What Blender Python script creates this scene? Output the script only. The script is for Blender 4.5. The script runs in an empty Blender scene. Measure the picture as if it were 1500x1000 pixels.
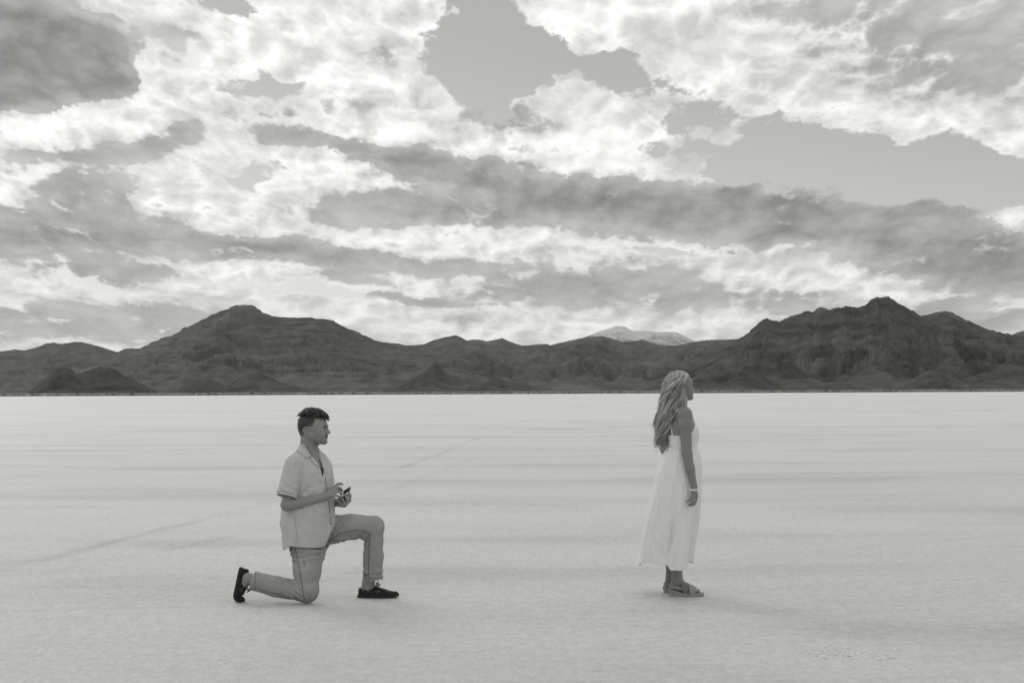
import bpy, bmesh, math, random
import numpy as np
from mathutils import Vector, Matrix, Euler

SC = bpy.context.scene
COL = SC.collection
random.seed(7)

# ------------------------------------------------------------------ camera
CAM_H = 1.54
PITCH = math.radians(2.035)
ROLL = 0.0047
FPX = 2083.33                       # focal length in photo pixels (50 mm on 36 mm, 1500 px wide)
cam_data = bpy.data.cameras.new('camera')
cam_data.lens = 50.0
cam_data.sensor_width = 36.0
cam_data.clip_start = 0.1
cam_data.clip_end = 300000.0
cam = bpy.data.objects.new('camera', cam_data)
COL.objects.link(cam)
cam.location = (0, 0, CAM_H)
cam.rotation_euler = (math.pi / 2 + PITCH, ROLL, 0)
SC.camera = cam
CAM_R = np.array(Euler((math.pi / 2 + PITCH, ROLL, 0)).to_matrix())


def ray(px, py):
    d = CAM_R @ np.array([(px - 750.0) / FPX, -(py - 500.0) / FPX, -1.0])
    return d / np.linalg.norm(d)


def at(px, py, Y):
    """world point that photo pixel (px, py) shows at depth Y"""
    d = ray(px, py)
    t = Y / d[1]
    return np.array([d[0] * t, Y, CAM_H + d[2] * t])


# ------------------------------------------------------------------ exposure
SC.view_settings.view_transform = 'Standard'
SC.view_settings.look = 'None'
SC.view_settings.gamma = 1.0
SC.view_settings.exposure = 0.2
SC.view_settings.use_curve_mapping = False
SC.cycles.use_denoising = True
SC.cycles.max_bounces = 6
SC.cycles.diffuse_bounces = 3
SC.cycles.glossy_bounces = 2
SC.cycles.transparent_max_bounces = 8
SC.cycles.volume_bounces = 0

# ------------------------------------------------------------------ sun
SUN_EL = math.radians(34.0)
SUN_AZ = math.radians(-34.0)        # measured from +Y towards +X
sun_data = bpy.data.lights.new('sun', 'SUN')
sun_data.energy = 0.55
sun_data.angle = math.radians(20.0)
sun_data.color = (1.0, 0.985, 0.95)
sun = bpy.data.objects.new('sun', sun_data)
COL.objects.link(sun)
_sd = Vector((math.sin(SUN_AZ) * math.cos(SUN_EL), math.cos(SUN_AZ) * math.cos(SUN_EL), math.sin(SUN_EL)))
sun.rotation_euler = (-_sd).to_track_quat('-Z', 'Y').to_euler()
sun.location = (-30, 40, 40)


# ------------------------------------------------------------------ node helpers
class NT:
    """small helper for building node trees"""
    def __init__(self, tree):
        self.t = tree
        self.N = tree.nodes
        self.L = tree.links

    def n(self, kind, **kw):
        nd = self.N.new(kind)
        for k, v in kw.items():
            setattr(nd, k, v)
        return nd

    def put(self, sock, v):
        if v is None:
            return
        if hasattr(v, 'is_output'):
            self.L.new(v, sock)
        else:
            sock.default_value = v

    def math(self, op, a, b=None, c=None, clamp=False):
        nd = self.n('ShaderNodeMath', operation=op, use_clamp=clamp)
        for i, v in enumerate((a, b, c)):
            self.put(nd.inputs[i], v)
        return nd.outputs[0]

    def vmath(self, op, a, b=None, c=None):
        nd = self.n('ShaderNodeVectorMath', operation=op)
        for i, v in enumerate((a, b, c)):
            if v is not None:
                self.put(nd.inputs[i], v)
        return nd.outputs['Value'] if op in ('LENGTH', 'DOT_PRODUCT', 'DISTANCE') else nd.outputs[0]

    def comb(self, x, y, z):
        nd = self.n('ShaderNodeCombineXYZ')
        for i, v in enumerate((x, y, z)):
            self.put(nd.inputs[i], v)
        return nd.outputs[0]

    def sep(self, v):
        nd = self.n('ShaderNodeSeparateXYZ')
        self.put(nd.inputs[0], v)
        return nd.outputs

    def noise(self, vec, scale, detail=4, rough=0.55, dist=0.0, kind='FBM', col=False, norm=True, lac=2.0):
        nd = self.n('ShaderNodeTexNoise', noise_dimensions='3D')
        nd.noise_type = kind
        if hasattr(nd, 'normalize'):
            nd.normalize = norm
        self.put(nd.inputs['Vector'], vec)
        nd.inputs['Scale'].default_value = scale
        nd.inputs['Detail'].default_value = detail
        nd.inputs['Roughness'].default_value = rough
        nd.inputs['Lacunarity'].default_value = lac
        nd.inputs['Distortion'].default_value = dist
        return nd.outputs['Color' if col else 'Fac'] if 'Fac' in nd.outputs else nd.outputs[1 if col else 0]

    def voro(self, vec, scale, feature='F1', detail=0.0, rough=0.5, smooth=None, rand=1.0, out='Distance'):
        nd = self.n('ShaderNodeTexVoronoi', voronoi_dimensions='3D', feature=feature)
        self.put(nd.inputs['Vector'], vec)
        nd.inputs['Scale'].default_value = scale
        if 'Detail' in nd.inputs:
            nd.inputs['Detail'].default_value = detail
            nd.inputs['Roughness'].default_value = rough
        if smooth is not None and 'Smoothness' in nd.inputs:
            nd.inputs['Smoothness'].default_value = smooth
        nd.inputs['Randomness'].default_value = rand
        return nd.outputs[out]

    def mr(self, v, a, b, c=0.0, d=1.0, kind='SMOOTHSTEP'):
        nd = self.n('ShaderNodeMapRange', interpolation_type=kind, clamp=True)
        self.put(nd.inputs[0], v)
        for i, x in enumerate((a, b, c, d)):
            self.put(nd.inputs[1 + i], x)
        return nd.outputs[0]

    def mixf(self, f, a, b):
        nd = self.n('ShaderNodeMix', data_type='FLOAT')
        self.put(nd.inputs[0], f)
        self.put(nd.inputs[2], a)
        self.put(nd.inputs[3], b)
        return nd.outputs[0]

    def mixc(self, f, a, b, blend='MIX'):
        nd = self.n('ShaderNodeMix', data_type='RGBA', blend_type=blend)
        self.put(nd.inputs[0], f)
        self.put(nd.inputs[6], a)
        self.put(nd.inputs[7], b)
        return nd.outputs[2]

    def tone(self, v, k=1.0):
        """grey value -> very slightly warm-olive grey of the toned print"""
        nd = self.n('ShaderNodeCombineColor')
        self.put(nd.inputs[0], v)
        self.put(nd.inputs[1], self.math('MULTIPLY', v, 1.0 - 0.008 * k))
        self.put(nd.inputs[2], self.math('MULTIPLY', v, 1.0 - 0.045 * k))
        return nd.outputs[0]


def grey(v, k=1.0):
    return (v, v * (1 - 0.008 * k), v * (1 - 0.045 * k), 1.0)
# ------------------------------------------------------------------ sky
# clear sky from the Sky Texture, clouds as procedural layers in (azimuth, elevation)
world = bpy.data.worlds.new('World')
SC.world = world
world.use_nodes = True
world.node_tree.nodes.clear()
W = NT(world.node_tree)


def ae(px, py):
    d = ray(px, py)
    return math.atan2(d[0], d[1]), math.asin(d[2])


K = 10.0                            # noise unit: one unit = 0.1 rad
gen = W.n('ShaderNodeTexCoord').outputs['Generated']
dirv = W.vmath('NORMALIZE', gen)
dx, dy, dz = W.sep(dirv)
az = W.math('ARCTAN2', dx, dy)
el = W.math('ARCSINE', dz)
# coordinate for noise: clouds shrink and flatten towards the horizon
elc = W.math('MAXIMUM', el, -0.02)
ly = W.math('MULTIPLY', W.math('LOGARITHM', W.math('ADD', elc, 0.13), math.e), 2.7)
shr = W.math('DIVIDE', 0.34, W.math('ADD', elc, 0.16))
horiz = W.math('POWER', shr, 0.55)
P = W.comb(W.math('MULTIPLY', dx, W.math('MULTIPLY', horiz, 6.0)),
           W.math('MULTIPLY', dy, W.math('MULTIPLY', horiz, 1.5)),
           W.math('MULTIPLY', ly, 1.0))

# domain warp for the big shapes
wr = W.noise(P, 1.5, detail=6, rough=0.66, col=True)
wv = W.vmath('SUBTRACT', wr, (0.5, 0.5, 0.5))
wsep = W.sep(wv)
lowf = W.mr(el, 0.0, 0.14, 0.35, 1.0, 'LINEAR')
U = W.math('ADD', az, W.math('MULTIPLY', wsep[0], W.math('MULTIPLY', lowf, 0.125)))
V = W.math('ADD', el, W.math('MULTIPLY', wsep[1], W.math('MULTIPLY', lowf, 0.062)))
UV = W.comb(U, V, 0.0)


def blobs(items):
    acc = None
    for (px, py, rx, ry, w, rot) in items:
        a, e = ae(px, py)
        m = W.n('ShaderNodeMapping', vector_type='TEXTURE')
        m.inputs['Location'].default_value = (a, e, 0)
        m.inputs['Rotation'].default_value = (0, 0, math.radians(-rot))
        m.inputs['Scale'].default_value = (rx / FPX, ry / FPX, 1)
        W.L.new(UV, m.inputs['Vector'])
        g = W.n('ShaderNodeTexGradient', gradient_type='SPHERICAL')
        W.L.new(m.outputs[0], g.inputs[0])
        acc = W.math('MULTIPLY_ADD', g.outputs['Fac'], w, 0.0 if acc is None else acc)
    return acc


# thickness: where the cloud is deep enough to go grey (x, y, rx, ry, weight, tilt in the photograph)
THICK = [
    (30, 70, 150, 88, 2.0, 8), (125, 100, 92, 62, 1.3, 10), (150, 62, 70, 40, 0.8, 20), (40, 130, 120, 40, 0.9, 0), (185, 128, 40, 30, 0.6, 0), (8, 165, 30, 42, 0.6, 60),
    (165, 228, 190, 28, 0.68, -8), (285, 205, 60, 22, 0.40, 0), (135, 284, 105, 32, 0.85, 0), (30, 245, 80, 18, 0.35, 0),
    (150, 338, 330, 46, 1.0, 2), (400, 362, 220, 34, 0.95, 4), (480, 358, 110, 22, 0.4, 4), (40, 340, 130, 40, 0.3, 0),
    (150, 394, 180, 24, 0.65, 3), (225, 410, 90, 24, 0.5, 0),
    (445, 214, 100, 26, 0.75, 6), (385, 176, 80, 32, 0.42, 0), (268, 62, 66, 40, 0.40, 0),
    (600, 236, 150, 36, 1.0, 6), (730, 254, 150, 34, 0.9, 6),
    (590, 308, 220, 36, 0.85, 2), (780, 298, 240, 50, 0.95, 3), (930, 300, 240, 58, 0.95, 2), (1060, 306, 240, 58, 0.95, 4),
    (1200, 322, 240, 56, 0.95, 8), (1320, 348, 220, 58, 0.95, 12), (1430, 378, 190, 58, 0.95, 14), (1520, 395, 120, 50, 0.7, 12),
    (1425, 412, 100, 34, 0.60, 0), (960, 347, 120, 20, 0.60, 0), (1120, 345, 200, 24, 0.45, 6),
    (740, 178, 105, 40, 0.62, 0), (565, 85, 85, 32, 0.42, 0), (600, 158, 90, 30, 0.38, 0), (480, 150, 70, 26, 0.30, 0), (690, 160, 60, 26, 0.25, 0),
    (1360, 45, 420, 95, 0.58, 0), (1450, 120, 240, 60, 0.36, 0), (1150, 15, 150, 30, 0.28, 0), (560, 12, 110, 22, 0.28, 0),
    (640, 384, 200, 20, 0.55, 3), (850, 406, 300, 40, 0.62, 3), (980, 432, 210, 36, 0.55, 3), (740, 440, 260, 30, 0.42, 0),
    (515, 406, 90, 13, 0.80, 4), (600, 432, 110, 14, 0.75, 4), (470, 385, 70, 12, 0.45, 0), (690, 470, 150, 16, 0.35, 0),
    (90, 458, 230, 36, 0.66, 0), (330, 472, 160, 30, 0.5, 0), (200, 494, 400, 22, 0.5, 0),
    (1175, 428, 100, 18, 0.45, 0), (1250, 458, 300, 26, 0.5, 0), (1420, 468, 200, 30, 0.5, 0),
]
# coverage: openings to the clear sky (negative) and puffs (positive)
COVER = [
    (715, 88, 150, 118, -1.7, 0), (700, 20, 110, 70, -0.9, 0), (860, 95, 185, 56, -1.5, -6), (790, 60, 90, 70, -0.7, 0),
    (1010, 165, 130, 36, -0.8, 0), (930, 128, 110, 36, -0.7, 0),
    (1260, 240, 330, 60, -1.8, 5), (1440, 285, 220, 60, -1.7, 10), (1150, 205, 160, 46, -0.9, 0), (1330, 205, 200, 40, -0.4, 0),
    (330, 6, 130, 26, -1.2, 0), (385, 115, 110, 46, -0.75, 0), (350, 252, 80, 30, -0.8, 0),
    (440, 425, 130, 36, -0.6, 0), (980, 370, 200, 26, -0.4, 0), (150, 420, 120, 20, -0.5, 0),
    (1200, 30, 420, 120, 0.8, 0), (300, 40, 170, 70, 0.5, 0), (520, 70, 200, 90, 0.6, 0), (850, 150, 130, 60, 0.6, 0),
    (900, 20, 160, 60, 0.8, 0), (1180, 395, 130, 60, 0.8, 0), (100, 80, 240, 150, 0.8, 0), (560, 10, 190, 40, 0.8, 0),
    (620, 150, 130, 60, 0.5, 0), (1500, 170, 200, 60, 0.8, 0), (1490, 220, 60, 40, 0.9, 0), (1495, 315, 50, 30, 1.2, 0), (1430, 445, 80, 24, 0.7, 0),
]
tb = blobs(THICK)
cb = blobs(COVER)

# puffy detail
sunoff = (-0.04, 0.0, 0.065)


def puff(vec):
    acc = None
    for sc, w in ((2.1, 0.78), (4.4, 0.62), (9.2, 0.40), (20.0, 0.21), (42.0, 0.11)):
        nz = W.noise(vec, sc, detail=0, norm=False)
        acc = W.math('MULTIPLY_ADD', W.math('ABSOLUTE', nz), w * 2.2, -0.62 if acc is None else acc)
    return acc


pf = puff(P)
pf2 = puff(W.vmath('ADD', P, sunoff))
relief = W.math('SUBTRACT', pf, pf2)            # >0 where the puff turns away from the sun
fine = W.noise(P, 5.0, detail=6, rough=0.68)
finec = W.math('SUBTRACT', fine, 0.5)
streak = W.noise(W.vmath('MULTIPLY', P, (0.45, 0.45, 2.6)), 2.2, detail=4, rough=0.6)
streakc = W.math('SUBTRACT', streak, 0.5)

cover = W.math('ADD', W.math('ADD', 0.42, cb), W.math('ADD', W.math('MULTIPLY', pf, 0.62), W.math('MULTIPLY', finec, 1.0)))
cov = W.mr(cover, 0.02, 0.36)
tshape = W.math('MULTIPLY', tb, 2.3)
noisy = W.math('ADD', W.math('MULTIPLY', pf, 0.36), W.math('ADD', W.math('MULTIPLY', finec, 0.60), W.math('MULTIPLY', streakc, 0.34)))
thick = W.math('MULTIPLY_ADD', relief, 0.14, W.math('ADD', W.math('ADD', tshape, -0.72), W.math('MULTIPLY', noisy, 1.05)))
grey1 = W.mr(thick, -0.04, 0.36)
grey2 = W.mr(W.math('MULTIPLY_ADD', noisy, 0.7, tshape), 0.9, 3.2)

# light reaching through the cloud: white at the thin rims, grey in the deep cores
sunv = (math.sin(SUN_AZ) * math.cos(SUN_EL), math.cos(SUN_AZ) * math.cos(SUN_EL), math.sin(SUN_EL))
cosg = W.vmath('DOT_PRODUCT', dirv, sunv)
glow = W.mr(cosg, 0.5, 1.0, 0.0, 1.0, 'LINEAR')
white = W.math('ADD', 0.83, W.math('MULTIPLY', glow, 0.12))
veil = W.mr(W.math('ADD', W.math('MULTIPLY', tshape, 0.5), W.math('ADD', W.math('MULTIPLY', noisy, 1.1), W.math('MULTIPLY', wsep[2], 0.8))), -0.20, 0.50)
white = W.math('MULTIPLY_ADD', veil, -0.24, white)
texture = W.math('ADD', W.math('MULTIPLY', W.math('ADD', finec, streakc), 0.08), W.math('MULTIPLY', pf, 0.10))
core = W.math('ADD', W.mixf(grey2, 0.375, 0.235), texture)
# front-lit clouds opposite the sun: unseen cores whitened to brighten camera-facing sides
core = W.mixf(W.mr(cosg, 0.25, -0.45), core, 0.66)
cloud = W.mixf(grey1, white, core)
cloud = W.math('SUBTRACT', cloud, W.math('MULTIPLY', W.math('MULTIPLY', W.mr(relief, -0.6, 0.6, -1.0, 1.0, 'LINEAR'), W.mixf(grey1, 0.21, 0.15))))

sky = W.n('ShaderNodeTexSky', sky_type='NISHITA')
sky.sun_disc = False
sky.sun_elevation = SUN_EL
sky.sun_rotation = SUN_AZ
sky.altitude = 1300
sky.air_density = 1.0
sky.dust_density = 1.2
bw = W.n('ShaderNodeRGBToBW')
W.L.new(sky.outputs[0], bw.inputs[0])
clear = W.math('MULTIPLY', bw.outputs[0], 1.0)
# clear sky in the print is a flat mid grey: high thin veil over the blue
SKY_S = 0.1
clear_s = W.math('ADD', W.math('MULTIPLY', clear, SKY_S * 0.5), W.math('MULTIPLY_ADD', W.math('EXPONENT', W.math('MULTIPLY', elc, -7.0)), 0.17, 0.125))
rad = W.mixf(cov, clear_s, cloud)
below = W.mr(el, -0.02, 0.0)
rad = W.mixf(below, 0.5, rad)
bg = W.n('ShaderNodeBackground')
W.L.new(W.tone(W.math('DIVIDE', rad, SKY_S), 0.5), bg.inputs['Color'])
bg.inputs['Strength'].default_value = SKY_S
out = W.n('ShaderNodeOutputWorld')
W.L.new(bg.outputs[0], out.inputs['Surface'])
world.cycles.sampling_method = 'MANUAL'
world.cycles.sample_map_resolution = 512
# ------------------------------------------------------------------ numpy noise
_rng = np.random.RandomState(11)
_perm = _rng.permutation(256)
_perm = np.concatenate([_perm, _perm, _perm])
_g2 = np.stack([np.cos(np.arange(256) / 256 * 2 * np.pi), np.sin(np.arange(256) / 256 * 2 * np.pi)], -1).astype(np.float32)
_g3 = _rng.normal(size=(256, 3)).astype(np.float32)
_g3 /= np.linalg.norm(_g3, axis=1)[:, None]


def perlin2(x, y):
    xi = np.floor(x).astype(np.int64); yi = np.floor(y).astype(np.int64)
    fx = x - xi; fy = y - yi
    xi &= 255; yi &= 255
    u = fx * fx * fx * (fx * (fx * 6 - 15) + 10); v = fy * fy * fy * (fy * (fy * 6 - 15) + 10)

    def g(ix, iy, ax, ay):
        h = _perm[_perm[ix & 255] + (iy & 255)] & 255
        return _g2[h, 0] * ax + _g2[h, 1] * ay
    n00 = g(xi, yi, fx, fy); n10 = g(xi + 1, yi, fx - 1, fy)
    n01 = g(xi, yi + 1, fx, fy - 1); n11 = g(xi + 1, yi + 1, fx - 1, fy - 1)
    a = n00 + u * (n10 - n00); b = n01 + u * (n11 - n01)
    return (a + v * (b - a)) * 1.5


def perlin3(x, y, z):
    xi = np.floor(x).astype(np.int64); yi = np.floor(y).astype(np.int64); zi = np.floor(z).astype(np.int64)
    fx = x - xi; fy = y - yi; fz = z - zi
    u = fx * fx * (3 - 2 * fx); v = fy * fy * (3 - 2 * fy); w = fz * fz * (3 - 2 * fz)

    def g(i, j, k):
        h = _perm[_perm[_perm[(xi + i) & 255] + ((yi + j) & 255)] + ((zi + k) & 255)] & 255
        q = _g3[h]
        return q[..., 0] * (fx - i) + q[..., 1] * (fy - j) + q[..., 2] * (fz - k)
    x00 = g(0, 0, 0) * (1 - u) + g(1, 0, 0) * u
    x10 = g(0, 1, 0) * (1 - u) + g(1, 1, 0) * u
    x01 = g(0, 0, 1) * (1 - u) + g(1, 0, 1) * u
    x11 = g(0, 1, 1) * (1 - u) + g(1, 1, 1) * u
    return ((x00 * (1 - v) + x10 * v) * (1 - w) + (x01 * (1 - v) + x11 * v) * w) * 1.4


def fbm2(x, y, o=5, r=0.5, l=2.03):
    s = 0.0; a = 1.0; t = 0.0
    for i in range(o):
        s = s + a * perlin2(x + i * 17.3, y - i * 9.1); t += a
        a *= r; x = x * l; y = y * l
    return s / t


def ridge2(x, y, o=5, r=0.5, l=2.05):
    s = 0.0; a = 1.0; t = 0.0; w = 1.0
    for i in range(o):
        n = 1 - np.abs(perlin2(x + i * 13.7, y + i * 5.3)) * 1.6
        n = np.clip(n, 0, 1) ** 2 * w
        s = s + a * n; t += a
        w = np.clip(n * 1.6, 0, 1); a *= r; x = x * l; y = y * l
    return s / t


def smooth01(x, a, b):
    t = np.clip((x - a) / (b - a), 0, 1)
    return t * t * (3 - 2 * t)


# ------------------------------------------------------------------ mesh helpers
def mesh_np(name, verts, quads=None, tris=None, smooth=True):
    """fast mesh from arrays"""
    me = bpy.data.meshes.new(name)
    verts = np.asarray(verts, np.float32)
    loops = []
    starts = []
    n = 0
    tot = []
    if quads is not None and len(quads):
        q = np.asarray(quads, np.int32); loops.append(q.ravel())
        starts.append(np.arange(len(q), dtype=np.int32) * 4); tot.append(np.full(len(q), 4, np.int32)); n = len(q) * 4
    if tris is not None and len(tris):
        t = np.asarray(tris, np.int32); loops.append(t.ravel())
        starts.append(np.arange(len(t), dtype=np.int32) * 3 + n); tot.append(np.full(len(t), 3, np.int32))
    loops = np.concatenate(loops); starts = np.concatenate(starts); tot = np.concatenate(tot)
    me.vertices.add(len(verts)); me.vertices.foreach_set('co', verts.ravel())
    me.loops.add(len(loops)); me.loops.foreach_set('vertex_index', loops)
    me.polygons.add(len(starts)); me.polygons.foreach_set('loop_start', starts)
    me.polygons.foreach_set('loop_total', tot)
    me.polygons.foreach_set('use_smooth', np.full(len(starts), smooth))
    me.update(calc_edges=True)
    me.validate()
    return me


def grid_quads(nr, nc, wrap=False):
    r = np.arange(nr - 1)[:, None]
    c = np.arange(nc if wrap else nc - 1)[None, :]
    c2 = (c + 1) % nc
    a = r * nc + c; b = r * nc + c2; d = (r + 1) * nc + c; e = (r + 1) * nc + c2
    return np.stack([a, b, e, d], -1).reshape(-1, 4)


def link(name, me, mat=None, parent=None, kind=None, label=None, cat=None, group=None):
    o = bpy.data.objects.new(name, me)
    COL.objects.link(o)
    if mat is not None and me is not None:
        me.materials.append(mat)
    if parent is not None:
        o.parent = parent
    if kind:
        o['kind'] = kind
    if label:
        o['label'] = label
    if cat:
        o['category'] = cat
    if group:
        o['group'] = group
    return o


def attr_f(me, name, vals):
    a = me.attributes.new(name, 'FLOAT', 'POINT')
    a.data.foreach_set('value', np.asarray(vals, np.float32).ravel())


def new_mat(name):
    m = bpy.data.materials.new(name)
    m.use_nodes = True
    m.node_tree.nodes.clear()
    T = NT(m.node_tree)
    b = T.n('ShaderNodeBsdfPrincipled')
    o = T.n('ShaderNodeOutputMaterial')
    T.L.new(b.outputs[0], o.inputs['Surface'])
    b.inputs['Roughness'].default_value = 0.8
    b.inputs['Specular IOR Level'].default_value = 0.3
    return m, T, b


def bump(T, b, height, strength=0.3, dist=0.01):
    nd = T.n('ShaderNodeBump')
    nd.inputs['Strength'].default_value = strength
    nd.inputs['Distance'].default_value = dist
    T.L.new(height, nd.inputs['Height'])
    T.L.new(nd.outputs[0], b.inputs['Normal'])
    return nd


def obj_coord(T):
    return T.n('ShaderNodeTexCoord').outputs['Object']


# ------------------------------------------------------------------ ground: the salt flat
SHORE = 1075.0


def axis(core, lo, hi, growth, end_lo, end_hi):
    a = [lo]
    while a[-1] < hi:
        a.append(a[-1] + core)
    s = core
    while a[-1] < end_hi:
        s *= growth
        a.append(a[-1] + s)
    s = core
    left = [lo]
    while left[-1] > end_lo:
        s *= growth
        left.append(left[-1] - s)
    return np.array(left[:0:-1] + a)


def seg_dist(x, y, pts):
    """distance to a polyline, and how far along"""
    best = None
    for (x0, y0), (x1, y1) in zip(pts[:-1], pts[1:]):
        ex, ey = x1 - x0, y1 - y0
        t = np.clip(((x - x0) * ex + (y - y0) * ey) / (ex * ex + ey * ey), 0, 1)
        d = np.hypot(x - x0 - t * ex, y - y0 - t * ey)
        best = d if best is None else np.minimum(best, d)
    return best


def gpt(px, py):
    d = ray(px, py)
    t = -CAM_H / d[2]
    return (d[0] * t, d[1] * t)


# old tyre tracks pressed into the crust
TRACKS = [
    ([gpt(-60, 850), gpt(60, 820), gpt(205, 783), gpt(300, 760), gpt(505, 708), gpt(600, 681), gpt(668, 655), gpt(700, 640)], 0.10, 0.72),
    ([gpt(60, 842), gpt(150, 821), gpt(270, 800), gpt(400, 772), gpt(560, 722), gpt(690, 672)], 0.10, 0.35),
    ([gpt(1040, 822), gpt(1150, 812), gpt(1300, 797), gpt(1560, 778)], 0.06, 0.45),
    ([gpt(-40, 671), gpt(120, 667), gpt(330, 655), gpt(420, 652)], 0.22, 0.5),
    ([gpt(170, 637), gpt(330, 635), gpt(500, 633), gpt(760, 634)], 0.40, 0.6),
    ([gpt(420, 655), gpt(560, 658), gpt(760, 645), gpt(900, 648)], 0.22, 0.35),
    ([gpt(760, 628), gpt(880, 627), gpt(1010, 618), gpt(1200, 615)], 0.5, 0.7),
    ([gpt(1010, 624), gpt(1180, 623), gpt(1500, 626)], 0.4, 0.5),
    ([gpt(1400, 622), gpt(1460, 620), gpt(1560, 621)], 0.5, 0.7),
    ([gpt(-40, 624), gpt(200, 622), gpt(430, 624)], 0.45, 0.4),
    ([gpt(-60, 897), gpt(60, 893), gpt(240, 890), gpt(380, 886)], 0.03, 0.5),
]
gx = axis(0.026, -4.6, 4.6, 1.062, -40000, 40000)
gy = axis(0.030, 6.9, 15.0, 1.052, -40000, 60000)
X, Y = np.meshgrid(gx, gy)
Z = np.zeros_like(X)
near = 1 - smooth01(np.hypot(X, Y - 10), 9, 60)
warp = 0.35 * fbm2(X * 0.9, Y * 0.9, 3)
Z += near * 0.004 * fbm2(X * 1.3 + 5, Y * 2.6, 5, 0.6)
Z += near * 0.0035 * np.maximum(0, fbm2(X * 7 + warp, Y * 9, 4, 0.6) + 0.1 * 0)
patch = np.exp(-(((X - 1.95) / 0.24) ** 2 + ((Y - 8.35) / 0.15) ** 2))
Z += patch * 0.003 * fbm2(X * 14, Y * 14, 3, 0.7)
tr = np.zeros_like(X)
for pts, w, s in TRACKS:
    ww = w * (1 + 0.5 * fbm2(X * 0.5, Y * 0.5, 3))
    d = seg_dist(X + 0.06 * fbm2(X * 1.3, Y * 1.3, 3), Y + 0.10 * fbm2(X * 0.6 + 9, Y * 0.6, 3), pts)
    brk = smooth01(fbm2(X * 0.45 + 31, Y * 0.45 + w * 50, 3, 0.6), -0.12, 0.28)
    tr = np.maximum(tr, s * (0.25 + 0.75 * brk) * np.exp(-(d / np.maximum(ww, 0.02)) ** 2))
Z -= near * tr * 0.007
SHN = SHORE + 40 * fbm2(X * 0.004, Y * 0.0, 4) + 16 * fbm2(X * 0.03, Y * 0.02, 3)
Z += 1.9 * smooth01(Y, SHN, SHN + 420)
gm = mesh_np('ground', np.stack([X, Y, Z], -1).reshape(-1, 3), grid_quads(len(gy), len(gx)))
attr_f(gm, 'track', tr)
attr_f(gm, 'land', smooth01(Y, SHN - 3, SHN + 3))
attr_f(gm, 'crumb', patch)

M_SALT, T, b = new_mat('salt_crust')
oc = obj_coord(T)
ox, oy, oz = T.sep(oc)
st = lambda sx, sy, sc, d, r=0.6: T.math('SUBTRACT', T.noise(T.vmath('MULTIPLY', oc, (sx, sy, 1)), sc, d, r), 0.5)
n1 = st(0.35, 1.0, 0.010, 5)
n2 = st(0.30, 1.0, 0.09, 6, 0.65)
n3 = st(0.45, 1.0, 0.7, 6, 0.62)
n4 = st(1, 1, 9.0, 6, 0.68)
n5 = st(1, 1, 46.0, 4, 0.7)
n6 = st(0.16, 1.0, 0.22, 7, 0.72)
far = T.mr(oy, 25, 140)
v = T.math('ADD', 0.54, T.math('MULTIPLY', n1, 0.10))
v = T.math('MULTIPLY_ADD', n2, 0.15, v)
v = T.math('MULTIPLY_ADD', n6, T.mixf(far, 0.09, 0.13), v)
v = T.math('MULTIPLY_ADD', n3, 0.13, v)
v = T.math('MULTIPLY_ADD', n4, T.mixf(far, 0.24, 0.06), v)
n45 = st(1, 0.6, 22.0, 4, 0.7)
v = T.math('MULTIPLY_ADD', n45, T.mixf(far, 0.27, 0.0), v)
v = T.math('MULTIPLY_ADD', n5, T.mixf(far, 0.22, 0.0), v)
# dull damp patches with ragged edges
dn = T.noise(T.vmath('MULTIPLY', oc, (0.22, 0.75, 1)), 0.42, 7, 0.62)
v = T.math('MULTIPLY_ADD', T.mr(dn, 0.48, 0.64), -0.080, v)
dn2 = T.noise(T.vmath('MULTIPLY', oc, (0.10, 0.8, 1)), 0.16, 7, 0.66)
v = T.math('MULTIPLY_ADD', T.mr(dn2, 0.53, 0.66), T.mixf(far, -0.05, -0.07), v)
ta = T.n('ShaderNodeAttribute', attribute_name='track').outputs['Fac']
v = T.math('MULTIPLY_ADD', ta, -0.17, v)
ca = T.n('ShaderNodeAttribute', attribute_name='crumb').outputs['Fac']
pits = T.mr(T.noise(oc, 30.0, 3, 0.7), 0.62, 0.72)
v = T.math('MULTIPLY_ADD', T.math('MULTIPLY', ca, pits), -0.06, v)
# dry lines of grit far out
gl = T.noise(T.vmath('MULTIPLY', oc, (0.05, 1.0, 1)), 0.05, 8, 0.75)
v = T.math('MULTIPLY_ADD', T.math('MULTIPLY', far, T.mr(gl, 0.58, 0.68)), -0.10, v)
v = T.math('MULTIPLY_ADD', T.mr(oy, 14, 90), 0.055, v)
land = T.n('ShaderNodeAttribute', attribute_name='land').outputs['Fac']
ln = T.noise(T.vmath('MULTIPLY', oc, (1, 0.4, 1)), 0.03, 6, 0.7)
lv = T.math('MULTIPLY_ADD', ln, 0.14, 0.08)
v = T.mixf(land, v, lv)
T.L.new(T.tone(v, 0.45), b.inputs['Base Color'])
b.inputs['Roughness'].default_value = 0.55
b.inputs['Specular IOR Level'].default_value = 0.5
hh = T.math('ADD', T.math('MULTIPLY', T.noise(oc, 22.0, 6, 0.72), 1.0), T.math('MULTIPLY', T.noise(oc, 5.0, 4, 0.6), 1.6))
bump(T, b, hh, 1.0, 0.022)
ground = link('ground', gm, M_SALT, kind='structure')

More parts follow.
